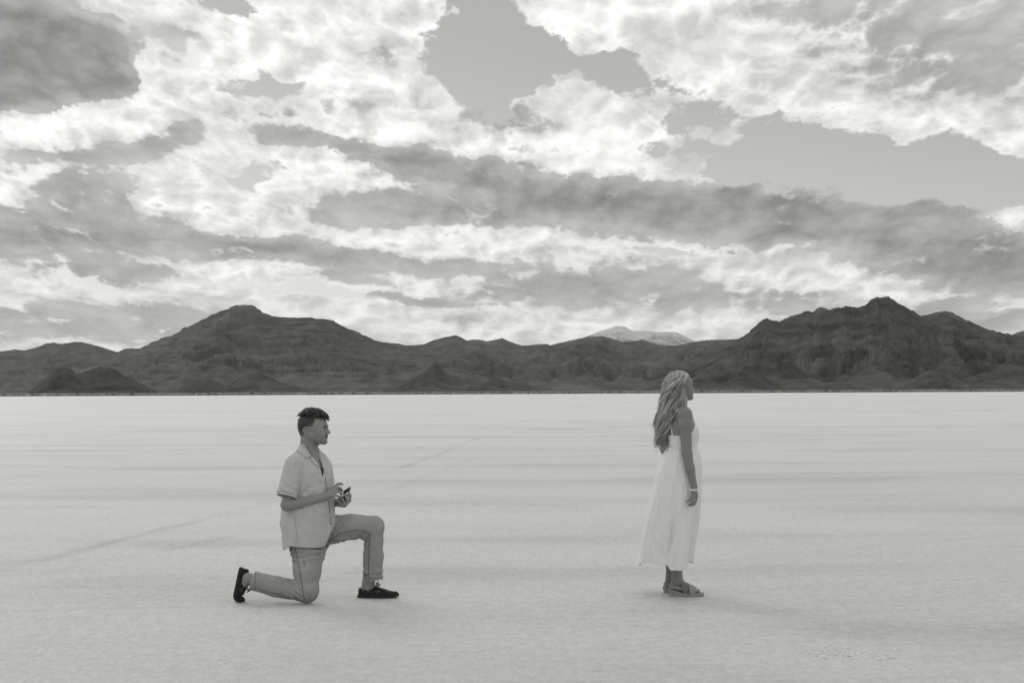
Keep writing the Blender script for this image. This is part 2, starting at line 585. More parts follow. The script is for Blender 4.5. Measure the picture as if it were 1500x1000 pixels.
# loose salt crumbs on the crust: thick on the broken patch, sparse elsewhere
rc_ = np.random.RandomState(8)
n1_, n2_ = 150, 500
cx_ = np.concatenate([1.95 + 0.13 * rc_.normal(size=n1_), rc_.uniform(-4.2, 4.2, n2_)])
cy_ = np.concatenate([8.36 + 0.11 * rc_.normal(size=n1_), 7.2 + 9.0 * rc_.beta(1.1, 1.6, n2_)])
dens = np.concatenate([np.ones(n1_), (fbm2(cx_[n1_:] * 0.8, cy_[n1_:] * 0.8, 3) > 0.03).astype(float)])
cr_ = np.concatenate([rc_.uniform(0.003, 0.010, n1_), rc_.uniform(0.0015, 0.0045, n2_)]) * np.where(dens > 0, 1, 0.25)
cz_ = -0.002 + np.zeros_like(cx_)
an_ = np.arange(6) / 6 * 2 * np.pi
L_ = []
for rr_, hz_ in ((1.0, 0.0), (0.85, 0.45), (0.35, 0.75)):
    j_ = rc_.uniform(0.6, 1.35, (len(cx_), 6))
    L_.append(np.stack([cx_[:, None] + cr_[:, None] * rr_ * j_ * np.cos(an_), cy_[:, None] + cr_[:, None] * rr_ * j_ * np.sin(an_) * 1.2, cz_[:, None] + cr_[:, None] * hz_ * rc_.uniform(0.7, 1.3, (len(cx_), 6)) + 0.003], -1))
VV_ = np.stack(L_, 1).reshape(-1, 3)
qq_ = np.concatenate([grid_quads(3, 6, True), [[12, 13, 14, 15], [12, 15, 16, 17]]])
cm_ = mesh_np('salt_crumbs', VV_, (qq_[None] + (np.arange(len(cx_)) * 18)[:, None, None]).reshape(-1, 4), smooth=False)
M_CRUMB = new_mat('salt_crumb')
T = M_CRUMB[1]
T.L.new(T.tone(T.math('MULTIPLY_ADD', T.noise(obj_coord(T), 60.0, 3, 0.6), 0.35, 0.50), 0.45), M_CRUMB[2].inputs['Base Color'])
link('salt_crumbs', cm_, M_CRUMB[0], kind='stuff', label='loose pale salt crumbs scattered on the crust, thickest on the broken patch', cat='salt crumbs')
# ------------------------------------------------------------------ mountains
def rock_mat(name, lo, hi, strata=0.0, snow=None, zref=280.0):
    m, T, b = new_mat(name)
    oc = obj_coord(T)
    x, y, z = T.sep(oc)
    tilt = T.math('MULTIPLY', z, T.math('MULTIPLY_ADD', T.noise(oc, 0.0016, 2, 0.5), 6.0, -3.0))
    sp = T.comb(T.math('ADD', x, tilt), T.math('MULTIPLY', y, 0.10), T.math('MULTIPLY', z, 1.3))
    a = T.noise(sp, 0.010, 8, 0.66, dist=0.5)
    c = T.noise(T.vmath('MULTIPLY', sp, (1, 1, 0.8)), 0.045, 6, 0.72, dist=0.4)
    st_ = T.noise(T.vmath('ADD', T.vmath('MULTIPLY', oc, (1, 0.30, 0.45)), T.comb(T.math('MULTIPLY', z, T.math('MULTIPLY_ADD', T.noise(oc, 0.0022, 2, 0.5), 2.4, -1.2)), 0.0, 0.0)), 0.040, 6, 0.74, dist=0.5)
    v = T.math('ADD', T.math('MULTIPLY', a, 0.50), T.math('ADD', T.math('MULTIPLY', c, 0.32), T.math('MULTIPLY', st_, 0.18)))
    v = T.math('MULTIPLY_ADD', T.math('SUBTRACT', v, 0.5), 2.2, 0.55)
    if strata:
        wz = T.math('ADD', z, T.math('MULTIPLY', T.noise(oc, 0.006, 4, 0.6), 46.0))
        wv = T.noise(T.comb(T.math('MULTIPLY', x, 0.02), T.math('MULTIPLY', y, 0.02), wz), 0.11, 4, 0.75)
        v = T.math('MULTIPLY_ADD', T.math('SUBTRACT', wv, 0.5), strata, v)
    at_ = T.n('ShaderNodeAttribute', attribute_name='gully').outputs['Fac']
    v = T.math('MULTIPLY_ADD', at_, 0.22, v)  # ridges paler, gullies darker: relief shading carried by the rock colour
    v = T.mr(v, 0.30, 0.86, lo, hi, 'LINEAR')
    # pale outcrops and wash fans
    po = T.mr(T.noise(T.vmath('MULTIPLY', sp, (1, 1, 1.3)), 0.0075, 7, 0.68), 0.52, 0.72)
    v = T.math('MULTIPLY_ADD', po, hi * 0.28, v)
    if snow:
        sn = T.math('ADD', T.math('DIVIDE', z, snow), T.math('MULTIPLY', T.math('SUBTRACT', T.noise(oc, 0.004, 7, 0.72), 0.5), 1.5))
        v = T.mixf(T.mr(sn, 0.72, 1.0), v, 0.50)
    T.L.new(T.tone(v, 1.6), b.inputs['Base Color'])
    b.inputs['Roughness'].default_value = 0.95
    b.inputs['Specular IOR Level'].default_value = 0.05
    return m


def resample(sky, u):
    sx = np.array([p[0] for p in sky], float); sy = np.array([p[1] for p in sky], float)
    return np.interp(u, sx, sy)


def mountain(name, sky, Yc, Yf, Yb, mat, du=1.2, nt=130, gul=0.35, gscale=1.0, p=1.5, seed=0.0, crest=0.004, wander=0.10, terr=0.0):
    """a range: skyline heights on a wandering crest, spurs and gullies down to the flat in front"""
    u = np.arange(sky[0][0], sky[-1][0] + du, du)
    yy = resample(sky, u)
    k = 5
    yy = yy + crest * 0
    nf = int(nt * 0.78)
    s = np.concatenate([np.linspace(0, 1, nf) ** 0.85, 1 + np.linspace(0, 1, nt - nf + 1)[1:]])
    Ucol, S = np.meshgrid(u, s)
    crestY = Yc * (1 + wander * fbm2(u * 0.006 + seed, u * 0 + seed, 4))
    spur = fbm2(u * 0.011 + seed * 3.1, u * 0 + 2.2, 3)
    footY = Yf * (1 + 0.16 * spur)
    D = np.where(S <= 1, footY[None] + (crestY - footY)[None] * np.clip(S, 0, 1), crestY[None] + (Yb - Yc) * (S - 1))
    # height at the crest from the skyline
    H = np.empty_like(u)
    for i, (a, c, d) in enumerate(zip(u, yy, crestY)):
        H[i] = at(a, c, d)[2]
    H = np.maximum(H, 0.5)
    Xw = (Ucol - 750.0) / FPX * D
    sc = gscale / Yc
    Sf0 = np.clip(S, 0, 1)
    wx = fbm2(Xw * sc * 8 + seed, D * sc * 8, 4)
    wy = fbm2(Xw * sc * 8 - 7.7, D * sc * 8 + seed, 4)
    skew = 5.0 * fbm2(Xw * sc * 2.2 + seed * 1.7, Xw * 0 + seed, 2)
    gx_ = Xw * sc * 26 + wx * 3.4 + seed * 5 + skew * (Sf0 - 0.5) * 2.2
    gy_ = D * sc * 15 + wy * 3.0
    big = ridge2(gx_ * 0.42, gy_ * 0.55, 3)
    mid = ridge2(gx_ * 1.3 + 3, gy_ * 1.2, 5, 0.55)
    fine = ridge2(gx_ * 4.5, gy_ * 5.5, 4, 0.6)
    Sf = np.clip(S, 0, 1)
    hold = Sf * (1 - Sf) * 4
    prof = Sf ** p * 0.72 + 0.28 * Sf ** (p * 2.4)
    hz = H[None] * prof
    hz = hz + H[None] * gul * hold * ((big - 0.45) * 0.60 + (mid - 0.4) * 0.13) * smooth01(Sf, 0.08, 0.4)
    hz = hz + H[None] * gul * 0.055 * (fine - 0.4) * smooth01(Sf, 0.15, 0.5) * (1 - 0.75 * smooth01(Sf, 0.93, 1.0))
    if terr:
        st = 17.0
        q = hz / st + 0.6 * wx
        hz = hz + terr * st * (smooth01(q - np.floor(q), 0.25, 0.75) - (q - np.floor(q)))
    back = np.clip(S - 1, 0, 1)
    hz = np.where(S > 1, H[None] * (1 - back ** 0.8) * (1 - 0.25 * hold), hz)
    # nothing behind the crest line may climb over it as seen from the flat
    lim = H[None] * D / crestY[None]
    hz = np.minimum(hz, np.where(S <= 1, lim - (1 - Sf) * 1.0, lim))
    hz = hz - (1 - smooth01(Sf, 0, 0.03)) * 3.0
    # the crest of the silhouette gets its own small crags
    cr = H[None] * crest * (ridge2(Xw * sc * 150, D * sc * 20, 4) - 0.45) * 2 * smooth01(Sf, 0.8, 1.0)
    hz = hz + cr
    me = mesh_np(name, np.stack([Xw, D, hz], -1).reshape(-1, 3), grid_quads(len(s), len(u)))
    attr_f(me, 'gully', (0.7 * (big - 0.45) + 0.9 * (mid - 0.42) + 0.5 * (fine - 0.40)) * smooth01(Sf, 0.05, 0.35))
    return link(name, me, mat, kind='structure')


R_LEFT = rock_mat('banded_rock', 0.042, 0.122, strata=0.75)
R_MID = rock_mat('hill_rock', 0.038, 0.125, strata=0.25)
R_RIGHT = rock_mat('dark_rock', 0.018, 0.105, strata=0.10)
R_KNOLL = rock_mat('knoll_rock', 0.026, 0.095)
R_FAR = rock_mat('snowy_rock', 0.12, 0.26, snow=1250.0)

SK_FARLEFT = [(-160, 520), (-60, 514), (0, 514.5), (22, 511.5), (36, 513), (56, 508), (68, 502.5), (79, 501.5), (90, 503.5), (108, 500.5), (118, 500.3), (134, 504), (150, 508.5), (166, 513.5), (200, 522), (260, 540), (330, 565), (380, 576)]
SK_LEFT = [(100, 573), (128, 551), (150, 532), (166, 517), (172, 516.5), (181, 510), (190, 509.6), (205, 510), (216, 504), (236, 495), (258, 488.5), (270, 479), (284, 474.5), (300, 465.5), (315, 458.5), (336, 451), (344, 447), (352, 446), (368, 446), (374, 449), (385, 457), (402, 463.5), (425, 464.5), (446, 463.6), (457, 465), (465, 467), (475, 466.5), (489, 469.5), (500, 476.5), (520, 484), (542, 494.5), (562, 501), (580, 502.6), (604, 506.5), (640, 514), (700, 530), (770, 552), (840, 572), (860, 577)]
SK_MID = [(430, 576), (470, 558), (520, 530), (560, 514), (590, 505), (604, 505.5), (615, 504.5), (622, 504), (634, 498), (650, 494), (668, 490.4), (676, 494), (684, 498.5), (694, 497), (702, 497), (712, 499.5), (722, 498), (736, 494.8), (748, 500), (764, 505.8), (775, 505.5), (790, 503.5), (802, 503.5), (806, 505.5), (820, 502), (840, 497.5), (860, 493), (882, 492), (895, 495), (910, 499.5), (922, 500), (934, 499), (941, 497), (952, 500.5), (966, 504.5), (985, 506), (1000, 504.5), (1014, 501), (1035, 498), (1060, 497), (1085, 496), (1110, 500), (1150, 520), (1200, 550), (1250, 575)]
SK_RIGHT = [(925, 576), (940, 566), (962, 550), (985, 541), (1005, 533), (1025, 524), (1050, 512), (1072, 502), (1086, 494.5), (1094, 489), (1098, 487), (1101, 482), (1112, 473), (1120, 467), (1126, 466.3), (1138, 470), (1142, 471), (1152, 465.5), (1170, 459), (1184, 455), (1192, 456.5), (1198, 451), (1204, 449.2), (1216, 453), (1232, 450), (1246, 447), (1252, 449.5), (1260, 450), (1268, 446), (1280, 437), (1287, 434.5), (1291, 436.5), (1297, 433), (1304, 434), (1314, 441), (1326, 447), (1338, 454), (1350, 461.3), (1362, 460), (1376, 457), (1388, 455.3), (1396, 457.5), (1410, 465), (1430, 474), (1452, 482.5), (1470, 487), (1484, 489.5), (1500, 491), (1540, 500), (1590, 516), (1650, 540), (1700, 572)]
SK_FAR = [(800, 520), (830, 507), (852, 496), (866, 490), (880, 484.5), (893, 481), (903, 477.6), (911, 477), (918, 479), (928, 484.5), (938, 484), (952, 484.5), (962, 486.5), (972, 486), (982, 485.6), (992, 486), (1002, 491), (1016, 499), (1040, 506), (1080, 520)]
SK_EDGE = [(1420, 520), (1450, 500), (1470, 494), (1484, 490), (1492, 486.5), (1500, 484.5), (1520, 480), (1560, 470), (1620, 468), (1700, 490), (1780, 520)]
SK_KNOLL = [(40, 574), (52, 565), (66, 554), (76, 543), (86, 538.5), (96, 538), (104, 541), (112, 546), (122, 545), (134, 540), (146, 536.5), (158, 536.5), (168, 540), (178, 547), (190, 553), (204, 560), (216, 566), (232, 573)]
SK_SPUR = [(550, 576), (575, 566), (596, 556), (612, 549), (622, 543), (630, 536), (636, 533), (643, 535), (652, 543), (662, 549), (672, 551), (684, 548), (700, 545), (716, 546), (730, 553), (748, 559), (766, 560), (790, 567), (820, 575)]
SK_MOUND = [(300, 575), (326, 568), (342, 560), (352, 551), (364, 547.5), (376, 545), (386, 547), (397, 552), (410, 559), (430, 565), (470, 574)]
SK_MOUND2 = [(240, 575), (262, 568), (276, 560), (288, 554.5), (300, 553), (312, 557), (326, 562), (345, 568), (370, 575)]
SK_RSPUR = [(1290, 576), (1312, 566), (1330, 558), (1345, 549), (1360, 542), (1372, 540), (1384, 546), (1398, 553), (1415, 560), (1440, 570), (1455, 576)]

mountain('snowy_mountain', SK_FAR, 30000, 24000, 36000, R_FAR, gul=0.35, seed=2.7, p=1.0, nt=90, wander=0.03, crest=0.006)
mountain('hill', SK_FARLEFT, 6800, 3800, 8200, R_MID, gul=0.33, seed=4.4, nt=90)
mountain('mountain', SK_LEFT, 5000, 2500, 6500, R_LEFT, du=1.0, nt=170, gul=0.28, seed=1.3, p=1.35, terr=0.55)
mountain('hill', SK_MID, 5900, 2900, 7500, R_MID, du=1.0, nt=170, gul=0.50, seed=6.2, p=1.25)
mountain('mountain', SK_RIGHT, 4400, 2150, 6000, R_RIGHT, du=0.9, nt=190, gul=0.55, seed=9.1, p=1.3, crest=0.010)
mountain('hill', SK_EDGE, 7600, 4800, 9000, R_MID, seed=3.3, nt=70)
mountain('knoll', SK_KNOLL, 2500, 2150, 2900, R_KNOLL, du=0.6, nt=90, gul=0.6, seed=5.9, p=1.0, gscale=0.8, crest=0.03)
mountain('knoll', SK_SPUR, 2900, 2250, 3300, R_KNOLL, du=0.7, nt=90, gul=0.6, seed=8.8, p=1.1, gscale=0.8, crest=0.03)
mountain('knoll', SK_MOUND, 2700, 2300, 3000, R_KNOLL, du=0.6, nt=60, gul=0.6, seed=1.9, p=1.0, gscale=0.8, crest=0.03)
mountain('knoll', SK_MOUND2, 2600, 2300, 2900, R_KNOLL, du=0.6, nt=60, gul=0.6, seed=2.9, p=1.0, gscale=0.8, crest=0.03)
mountain('knoll', SK_RSPUR, 2400, 2100, 2900, R_RIGHT, du=0.6, nt=90, gul=0.7, seed=7.1, p=1.0, gscale=0.8, crest=0.03)

# ------------------------------------------------------------------ low scrub along the shore
rs = np.random.RandomState(5)
NB = 5200
bx = rs.uniform(-470, 470, NB)
by = SHORE + 10 + rs.exponential(60, NB) + 40 * fbm2(bx * 0.004, bx * 0, 4)
bh = rs.uniform(0.4, 1.2, NB) * np.where(rs.rand(NB) < 0.1, 1.5, 1.0)
bw_ = bh * rs.uniform(0.5, 1.3, NB)
ang = np.arange(5) / 5 * 2 * np.pi
V = []
for lvl, (rr, hh_) in enumerate(((0.7, -0.1), (1.0, 0.45), (0.55, 0.85))):
    jit = rs.uniform(0.7, 1.3, (NB, 5))
    V.append(np.stack([bx[:, None] + bw_[:, None] * rr * jit * np.cos(ang), by[:, None] + bw_[:, None] * rr * jit * np.sin(ang), np.broadcast_to((bh * hh_)[:, None], (NB, 5)) * rs.uniform(0.85, 1.15, (NB, 5)) + 0.3], -1))
V = np.stack(V, 1)                                # NB,3,5,3
top = np.stack([bx, by, bh + 0.3], -1)[:, None]
VV = np.concatenate([V.reshape(NB, 15, 3), top], 1)
fq = grid_quads(3, 5, True)
ft = np.array([[10 + i, 10 + (i + 1) % 5, 15] for i in range(5)])
off = np.arange(NB)[:, None, None] * 16
sm = mesh_np('shore_scrub', VV.reshape(-1, 3), (fq[None] + off).reshape(-1, 4), (ft[None] + off).reshape(-1, 3), smooth=False)
attr_f(sm, 'shade', np.repeat(np.where(rs.rand(NB) < 0.3, rs.uniform(0.14, 0.24, NB), rs.uniform(0.07, 0.16, NB)), 16))
M_SCRUB, T, b = new_mat('dry_scrub')
T.L.new(T.tone(T.n('ShaderNodeAttribute', attribute_name='shade').outputs['Fac'], 1.2), b.inputs['Base Color'])
link('shore_scrub', sm, M_SCRUB, kind='stuff', label='low dry scrub in a thin band along the far edge of the salt flat', cat='scrub')

# ------------------------------------------------------------------ haze
hz_v = np.array([(x, y, z) for x in (-30000, 30000) for y in (-3000, 37500) for z in (-4.0, 1450)], np.float32)
hz_q = [(0, 1, 3, 2), (4, 6, 7, 5), (0, 4, 5, 1), (2, 3, 7, 6), (0, 2, 6, 4), (1, 5, 7, 3)]
hm = mesh_np('haze', hz_v, hz_q, smooth=False)
mh = bpy.data.materials.new('haze')
mh.use_nodes = True
mh.node_tree.nodes.clear()
T = NT(mh.node_tree)
pv = T.n('ShaderNodeVolumePrincipled')
pv.inputs['Color'].default_value = grey(0.94, 0.4)
pv.inputs['Density'].default_value = 1.4e-5
pv.inputs['Anisotropy'].default_value = 0.3
T.L.new(pv.outputs[0], T.n('ShaderNodeOutputMaterial').inputs['Volume'])
haze = link('haze', hm, mh, kind='stuff')
# ------------------------------------------------------------------ sculpting: distance fields meshed with surface nets
def graded(lo, hi, h, fine=()):
    """1-D coordinates with step h, finer inside given (a, b, step) spans"""
    out = [lo]
    while out[-1] < hi:
        x = out[-1]
        s = h
        for a, b, fs in fine:
            if a - h <= x <= b:
                s = min(s, fs)
        out.append(x + s)
    return np.array(out, np.float32)


class Field:
    def __init__(self, xs, ys, zs):
        self.x, self.y, self.z = xs, ys, zs
        self.f = np.full((len(xs), len(ys), len(zs)), 0.08, np.float32)

    def block(self, lo, hi):
        sl = []
        for a, l, h in zip((self.x, self.y, self.z), lo, hi):
            i = max(0, int(np.searchsorted(a, l)) - 1); j = min(len(a), int(np.searchsorted(a, h)) + 1)
            sl.append(slice(i, max(j, i)))
        sl = tuple(sl)
        P = (self.x[sl[0]][:, None, None], self.y[sl[1]][None, :, None], self.z[sl[2]][None, None, :])
        return sl, P

    def union(self, prim, k=0.01):
        fn, lo, hi = prim
        m = k + 0.03
        sl, P = self.block(np.asarray(lo) - m, np.asarray(hi) + m)
        if min(s.stop - s.start for s in sl) <= 0:
            return self
        d = fn(*P); a = self.f[sl]
        if k > 0:
            h = np.maximum(k - np.abs(a - d), 0) / k
            self.f[sl] = np.minimum(a, d) - h * h * k * 0.25
        else:
            self.f[sl] = np.minimum(a, d)
        return self

    def cut(self, prim, k=0.004):
        fn, lo, hi = prim
        m = k + 0.02
        sl, P = self.block(np.asarray(lo) - m, np.asarray(hi) + m)
        if min(s.stop - s.start for s in sl) <= 0:
            return self
        d = -fn(*P); a = self.f[sl]
        h = np.maximum(k - np.abs(a - d), 0) / max(k, 1e-6)
        self.f[sl] = np.maximum(a, d) + h * h * k * 0.25
        return self

    def keep(self, fn, k=0.003):
        """intersect with fn(x, y, z) <= 0 over the whole grid"""
        d = fn(self.x[:, None, None], self.y[None, :, None], self.z[None, None, :])
        a = self.f
        h = np.maximum(k - np.abs(a - d), 0) / k
        self.f = (np.maximum(a, d) + h * h * k * 0.25).astype(np.float32)
        return self

    def displace(self, fn, band=0.03):
        """add fn(x, y, z) near the surface"""
        i, j, k = np.nonzero(np.abs(self.f) < band)
        self.f[i, j, k] += fn(self.x[i].astype(np.float64), self.y[j].astype(np.float64), self.z[k].astype(np.float64)).astype(np.float32)
        return self

    def shell(self, t):
        self.f = np.maximum(self.f, -(self.f + t))
        return self

    def mesh(self):
        f = self.f
        neg = f < 0
        nx, ny, nz = f.shape
        c = np.zeros((nx - 1, ny - 1, nz - 1), np.int8)
        for di in (0, 1):
            for dj in (0, 1):
                for dk in (0, 1):
                    c += neg[di:nx - 1 + di, dj:ny - 1 + dj, dk:nz - 1 + dk]
        act = (c > 0) & (c < 8)
        I, J, K_ = np.nonzero(act)
        idx = np.full(act.shape, -1, np.int32)
        idx[I, J, K_] = np.arange(len(I))
        acc = np.zeros((len(I), 3)); cnt = np.zeros(len(I))
        corners = [(a, b_, d) for a in (0, 1) for b_ in (0, 1) for d in (0, 1)]
        edges = [(p, q) for p in corners for q in corners if sum(abs(u - v) for u, v in zip(p, q)) == 1 and p < q]
        for p, q in edges:
            fp = f[I + p[0], J + p[1], K_ + p[2]]; fq = f[I + q[0], J + q[1], K_ + q[2]]
            m = (fp < 0) != (fq < 0)
            t = np.where(m, fp / np.where(m, fp - fq, 1), 0)
            px = self.x[I + p[0]] * (1 - t) + self.x[I + q[0]] * t
            py = self.y[J + p[1]] * (1 - t) + self.y[J + q[1]] * t
            pz = self.z[K_ + p[2]] * (1 - t) + self.z[K_ + q[2]] * t
            acc[m] += np.stack([px, py, pz], -1)[m]; cnt[m] += 1
        V = acc / cnt[:, None]
        Q = []
        # faces for every crossed grid edge
        for ax in range(3):
            s0 = [slice(None)] * 3; s1 = [slice(None)] * 3
            s0[ax] = slice(0, -1); s1[ax] = slice(1, None)
            a = neg[tuple(s0)]; b_ = neg[tuple(s1)]
            ch = a != b_
            u, v = [(1, 2), (2, 0), (0, 1)][ax]
            i = np.array(np.nonzero(ch))
            ok = (i[u] > 0) & (i[v] > 0) & (i[u] < f.shape[u] - 1) & (i[v] < f.shape[v] - 1)
            i = i[:, ok]
            fl = a[tuple(i)]

            def cell(du, dv):
                j = i.copy(); j[u] -= du; j[v] -= dv
                return idx[tuple(j)]
            q = np.stack([cell(1, 1), cell(0, 1), cell(0, 0), cell(1, 0)], -1)
            q[~fl] = q[~fl][:, ::-1]
            Q.append(q)
        Q = np.concatenate(Q)
        Q = Q[(Q >= 0).all(1)]
        return V, Q


def relax(V, Q, it=2, lam=0.5):
    """light smoothing of a quad mesh"""
    n = len(V)
    e = np.concatenate([Q[:, [0, 1]], Q[:, [1, 2]], Q[:, [2, 3]], Q[:, [3, 0]]])
    for s in range(it):
        A = np.zeros_like(V); C_ = np.zeros(n)
        for d in range(3):
            A[:, d] = np.bincount(e[:, 0], V[e[:, 1], d], n) + np.bincount(e[:, 1], V[e[:, 0], d], n)
        C_ = np.bincount(e[:, 0], minlength=n) + np.bincount(e[:, 1], minlength=n)
        V = V + lam * (A / np.maximum(C_, 1)[:, None] - V)
        lam_ = lam
    return V


def largest(V, Q):
    """the biggest connected piece of a mesh"""
    lab = np.arange(len(V))
    while True:
        q = lab[Q].min(1)
        new = lab.copy()
        for c in range(4):
            np.minimum.at(new, Q[:, c], q)
        new = new[new]
        if (new == lab).all():
            break
        lab = new
    best = np.bincount(lab).argmax()
    keep = lab == best
    ix = np.cumsum(keep) - 1
    return V[keep], ix[Q[keep[Q[:, 0]]]]


# primitives: (function, low corner, high corner)
def rcone(a, b, ra, rb):
    a = np.asarray(a, float); b = np.asarray(b, float)
    e = b - a; L = float(e @ e) + 1e-12

    def fn(x, y, z):
        px, py, pz = x - a[0], y - a[1], z - a[2]
        t = np.clip((px * e[0] + py * e[1] + pz * e[2]) / L, 0, 1)
        return np.sqrt((px - t * e[0]) ** 2 + (py - t * e[1]) ** 2 + (pz - t * e[2]) ** 2) - (ra + (rb - ra) * t)
    r = max(ra, rb)
    return fn, np.minimum(a, b) - r, np.maximum(a, b) + r


def frame(fwd, up=(0, 0, 1)):
    """rows: forward, left, up"""
    f = np.asarray(fwd, float); f /= np.linalg.norm(f)
    u = np.asarray(up, float); u = u - (u @ f) * f; u /= np.linalg.norm(u)
    return np.stack([f, np.cross(u, f), u])


I3 = np.eye(3)


def ell(c, r, R=I3):
    c = np.asarray(c, float); r = np.asarray(r, float)

    def fn(x, y, z):
        px, py, pz = x - c[0], y - c[1], z - c[2]
        q = [R[i, 0] * px + R[i, 1] * py + R[i, 2] * pz for i in range(3)]
        k0 = np.sqrt(sum((q[i] / r[i]) ** 2 for i in range(3)))
        k1 = np.sqrt(sum((q[i] / r[i] ** 2) ** 2 for i in range(3))) + 1e-9
        return k0 * (k0 - 1) / k1
    m = float(r.max())
    return fn, c - m, c + m


def rbox(c, h, R=I3, rad=0.004):
    c = np.asarray(c, float); h = np.asarray(h, float)

    def fn(x, y, z):
        px, py, pz = x - c[0], y - c[1], z - c[2]
        q = [np.abs(R[i, 0] * px + R[i, 1] * py + R[i, 2] * pz) - (h[i] - rad) for i in range(3)]
        o = np.sqrt(np.maximum(q[0], 0) ** 2 + np.maximum(q[1], 0) ** 2 + np.maximum(q[2], 0) ** 2)
        return o + np.minimum(np.maximum(q[0], np.maximum(q[1], q[2])), 0) - rad
    m = float(np.linalg.norm(h))
    return fn, c - m, c + m


def loft(o, R, t, cx, cy, rx, ry, p=2.0):
    """stacked ellipses along local axis 2 of frame R at origin o"""
    o = np.asarray(o, float); t = np.asarray(t, float)

    def fn(x, y, z):
        px, py, pz = x - o[0], y - o[1], z - o[2]
        a = R[0, 0] * px + R[0, 1] * py + R[0, 2] * pz
        b = R[1, 0] * px + R[1, 1] * py + R[1, 2] * pz
        c = R[2, 0] * px + R[2, 1] * py + R[2, 2] * pz
        ii = lambda v: np.interp(c, t, v)
        X_ = np.abs(a - ii(cx)); Y_ = np.abs(b - ii(cy)); RX = ii(rx); RY = ii(ry)
        if p == 2.0:
            k0 = np.sqrt((X_ / RX) ** 2 + (Y_ / RY) ** 2)
            k1 = np.sqrt((X_ / RX ** 2) ** 2 + (Y_ / RY ** 2) ** 2) + 1e-6
            d = k0 * (k0 - 1) / k1
            d = np.maximum(d, -np.minimum(RX, RY))
        else:
            k0 = ((X_ / RX) ** p + (Y_ / RY) ** p) ** (1 / p)
            d = (k0 - 1) * np.minimum(RX, RY)
        return np.maximum(d, np.maximum(t[0] - c, c - t[-1]))
    m = float(max(np.max(np.abs(cx) + rx), np.max(np.abs(cy) + ry)))
    e0 = o + R[2] * t[0]; e1 = o + R[2] * t[-1]
    return fn, np.minimum(e0, e1) - m, np.maximum(e0, e1) + m


def chain(F, pts, rad, k=0.006, root_k=None):
    for i in range(len(pts) - 1):
        F.union(rcone(pts[i], pts[i + 1], rad[i], rad[i + 1]), (root_k if (i == 0 and root_k is not None) else k))


def smooth_path(pts, n=8):
    """Catmull-Rom through points"""
    P_ = np.asarray(pts, float)
    Q = np.concatenate([[2 * P_[0] - P_[1]], P_, [2 * P_[-1] - P_[-2]]])
    out = []
    for i in range(1, len(Q) - 2):
        for s in np.linspace(0, 1, n, endpoint=False):
            a, b, c, d = Q[i - 1], Q[i], Q[i + 1], Q[i + 2]
            out.append(0.5 * ((2 * b) + (c - a) * s + (2 * a - 5 * b + 4 * c - d) * s * s + (3 * b - a - 3 * c + d) * s ** 3))
    out.append(P_[-1])
    return np.array(out)


def tube_arrays(paths, radii, sides=5, flat=1.0):
    """many tubes as one vertex/quad array; every path has the same number of points"""
    P_ = np.asarray(paths, float)                  # n, m, 3
    n, m, _ = P_.shape
    Rr = np.broadcast_to(np.asarray(radii, float), (n, m)) if np.ndim(radii) < 2 else np.asarray(radii, float)
    T_ = np.gradient(P_, axis=1)
    T_ /= np.linalg.norm(T_, axis=-1, keepdims=True) + 1e-9
    up = np.zeros_like(T_); up[..., 1] = 1.0
    N_ = np.cross(T_, up); ln = np.linalg.norm(N_, axis=-1, keepdims=True)
    N_ = np.where(ln < 0.1, np.array([1.0, 0, 0]), N_ / np.maximum(ln, 1e-6))
    B_ = np.cross(T_, N_)
    a = np.arange(sides) / sides * 2 * np.pi
    V = P_[:, :, None] + Rr[:, :, None, None] * (np.cos(a)[None, None, :, None] * N_[:, :, None] + flat * np.sin(a)[None, None, :, None] * B_[:, :, None])
    q = grid_quads(m, sides, True)
    Q = (q[None] + (np.arange(n) * m * sides)[:, None, None]).reshape(-1, 4)
    return V.reshape(-1, 3), Q


def join_arrays(*vq):
    V = []; Q = []; n = 0
    for v, q in vq:
        V.append(v); Q.append(np.asarray(q) + n); n += len(v)
    return np.concatenate(V), np.concatenate(Q)


from mathutils.bvhtree import BVHTree


def bvh_of(V, Q):
    return BVHTree.FromPolygons([tuple(v) for v in V], [tuple(int(i) for i in q) for q in Q])


def cling(bvh, pts, off=0.002):
    """move points onto a surface"""
    out = []; nn = []
    for p in pts:
        loc, nor, i, d = bvh.find_nearest(Vector(p))
        nor = np.array(nor); loc = np.array(loc)
        out.append(loc + nor * off); nn.append(nor)
    return np.array(out), np.array(nn)


def cast(bvh, pts, direction, off=0.002):
    """project points along a direction onto the first surface met"""
    out = []; nn = []
    dv = Vector(direction).normalized()
    for p in pts:
        loc, nor, i, d = bvh.ray_cast(Vector(p), dv)
        if loc is None:
            loc, nor, i, d = bvh.find_nearest(Vector(p))
        nor = np.array(nor)
        if nor @ np.array(dv) > 0:
            nor = -nor
        out.append(np.array(loc) + nor * off); nn.append(nor)
    return np.array(out), np.array(nn)


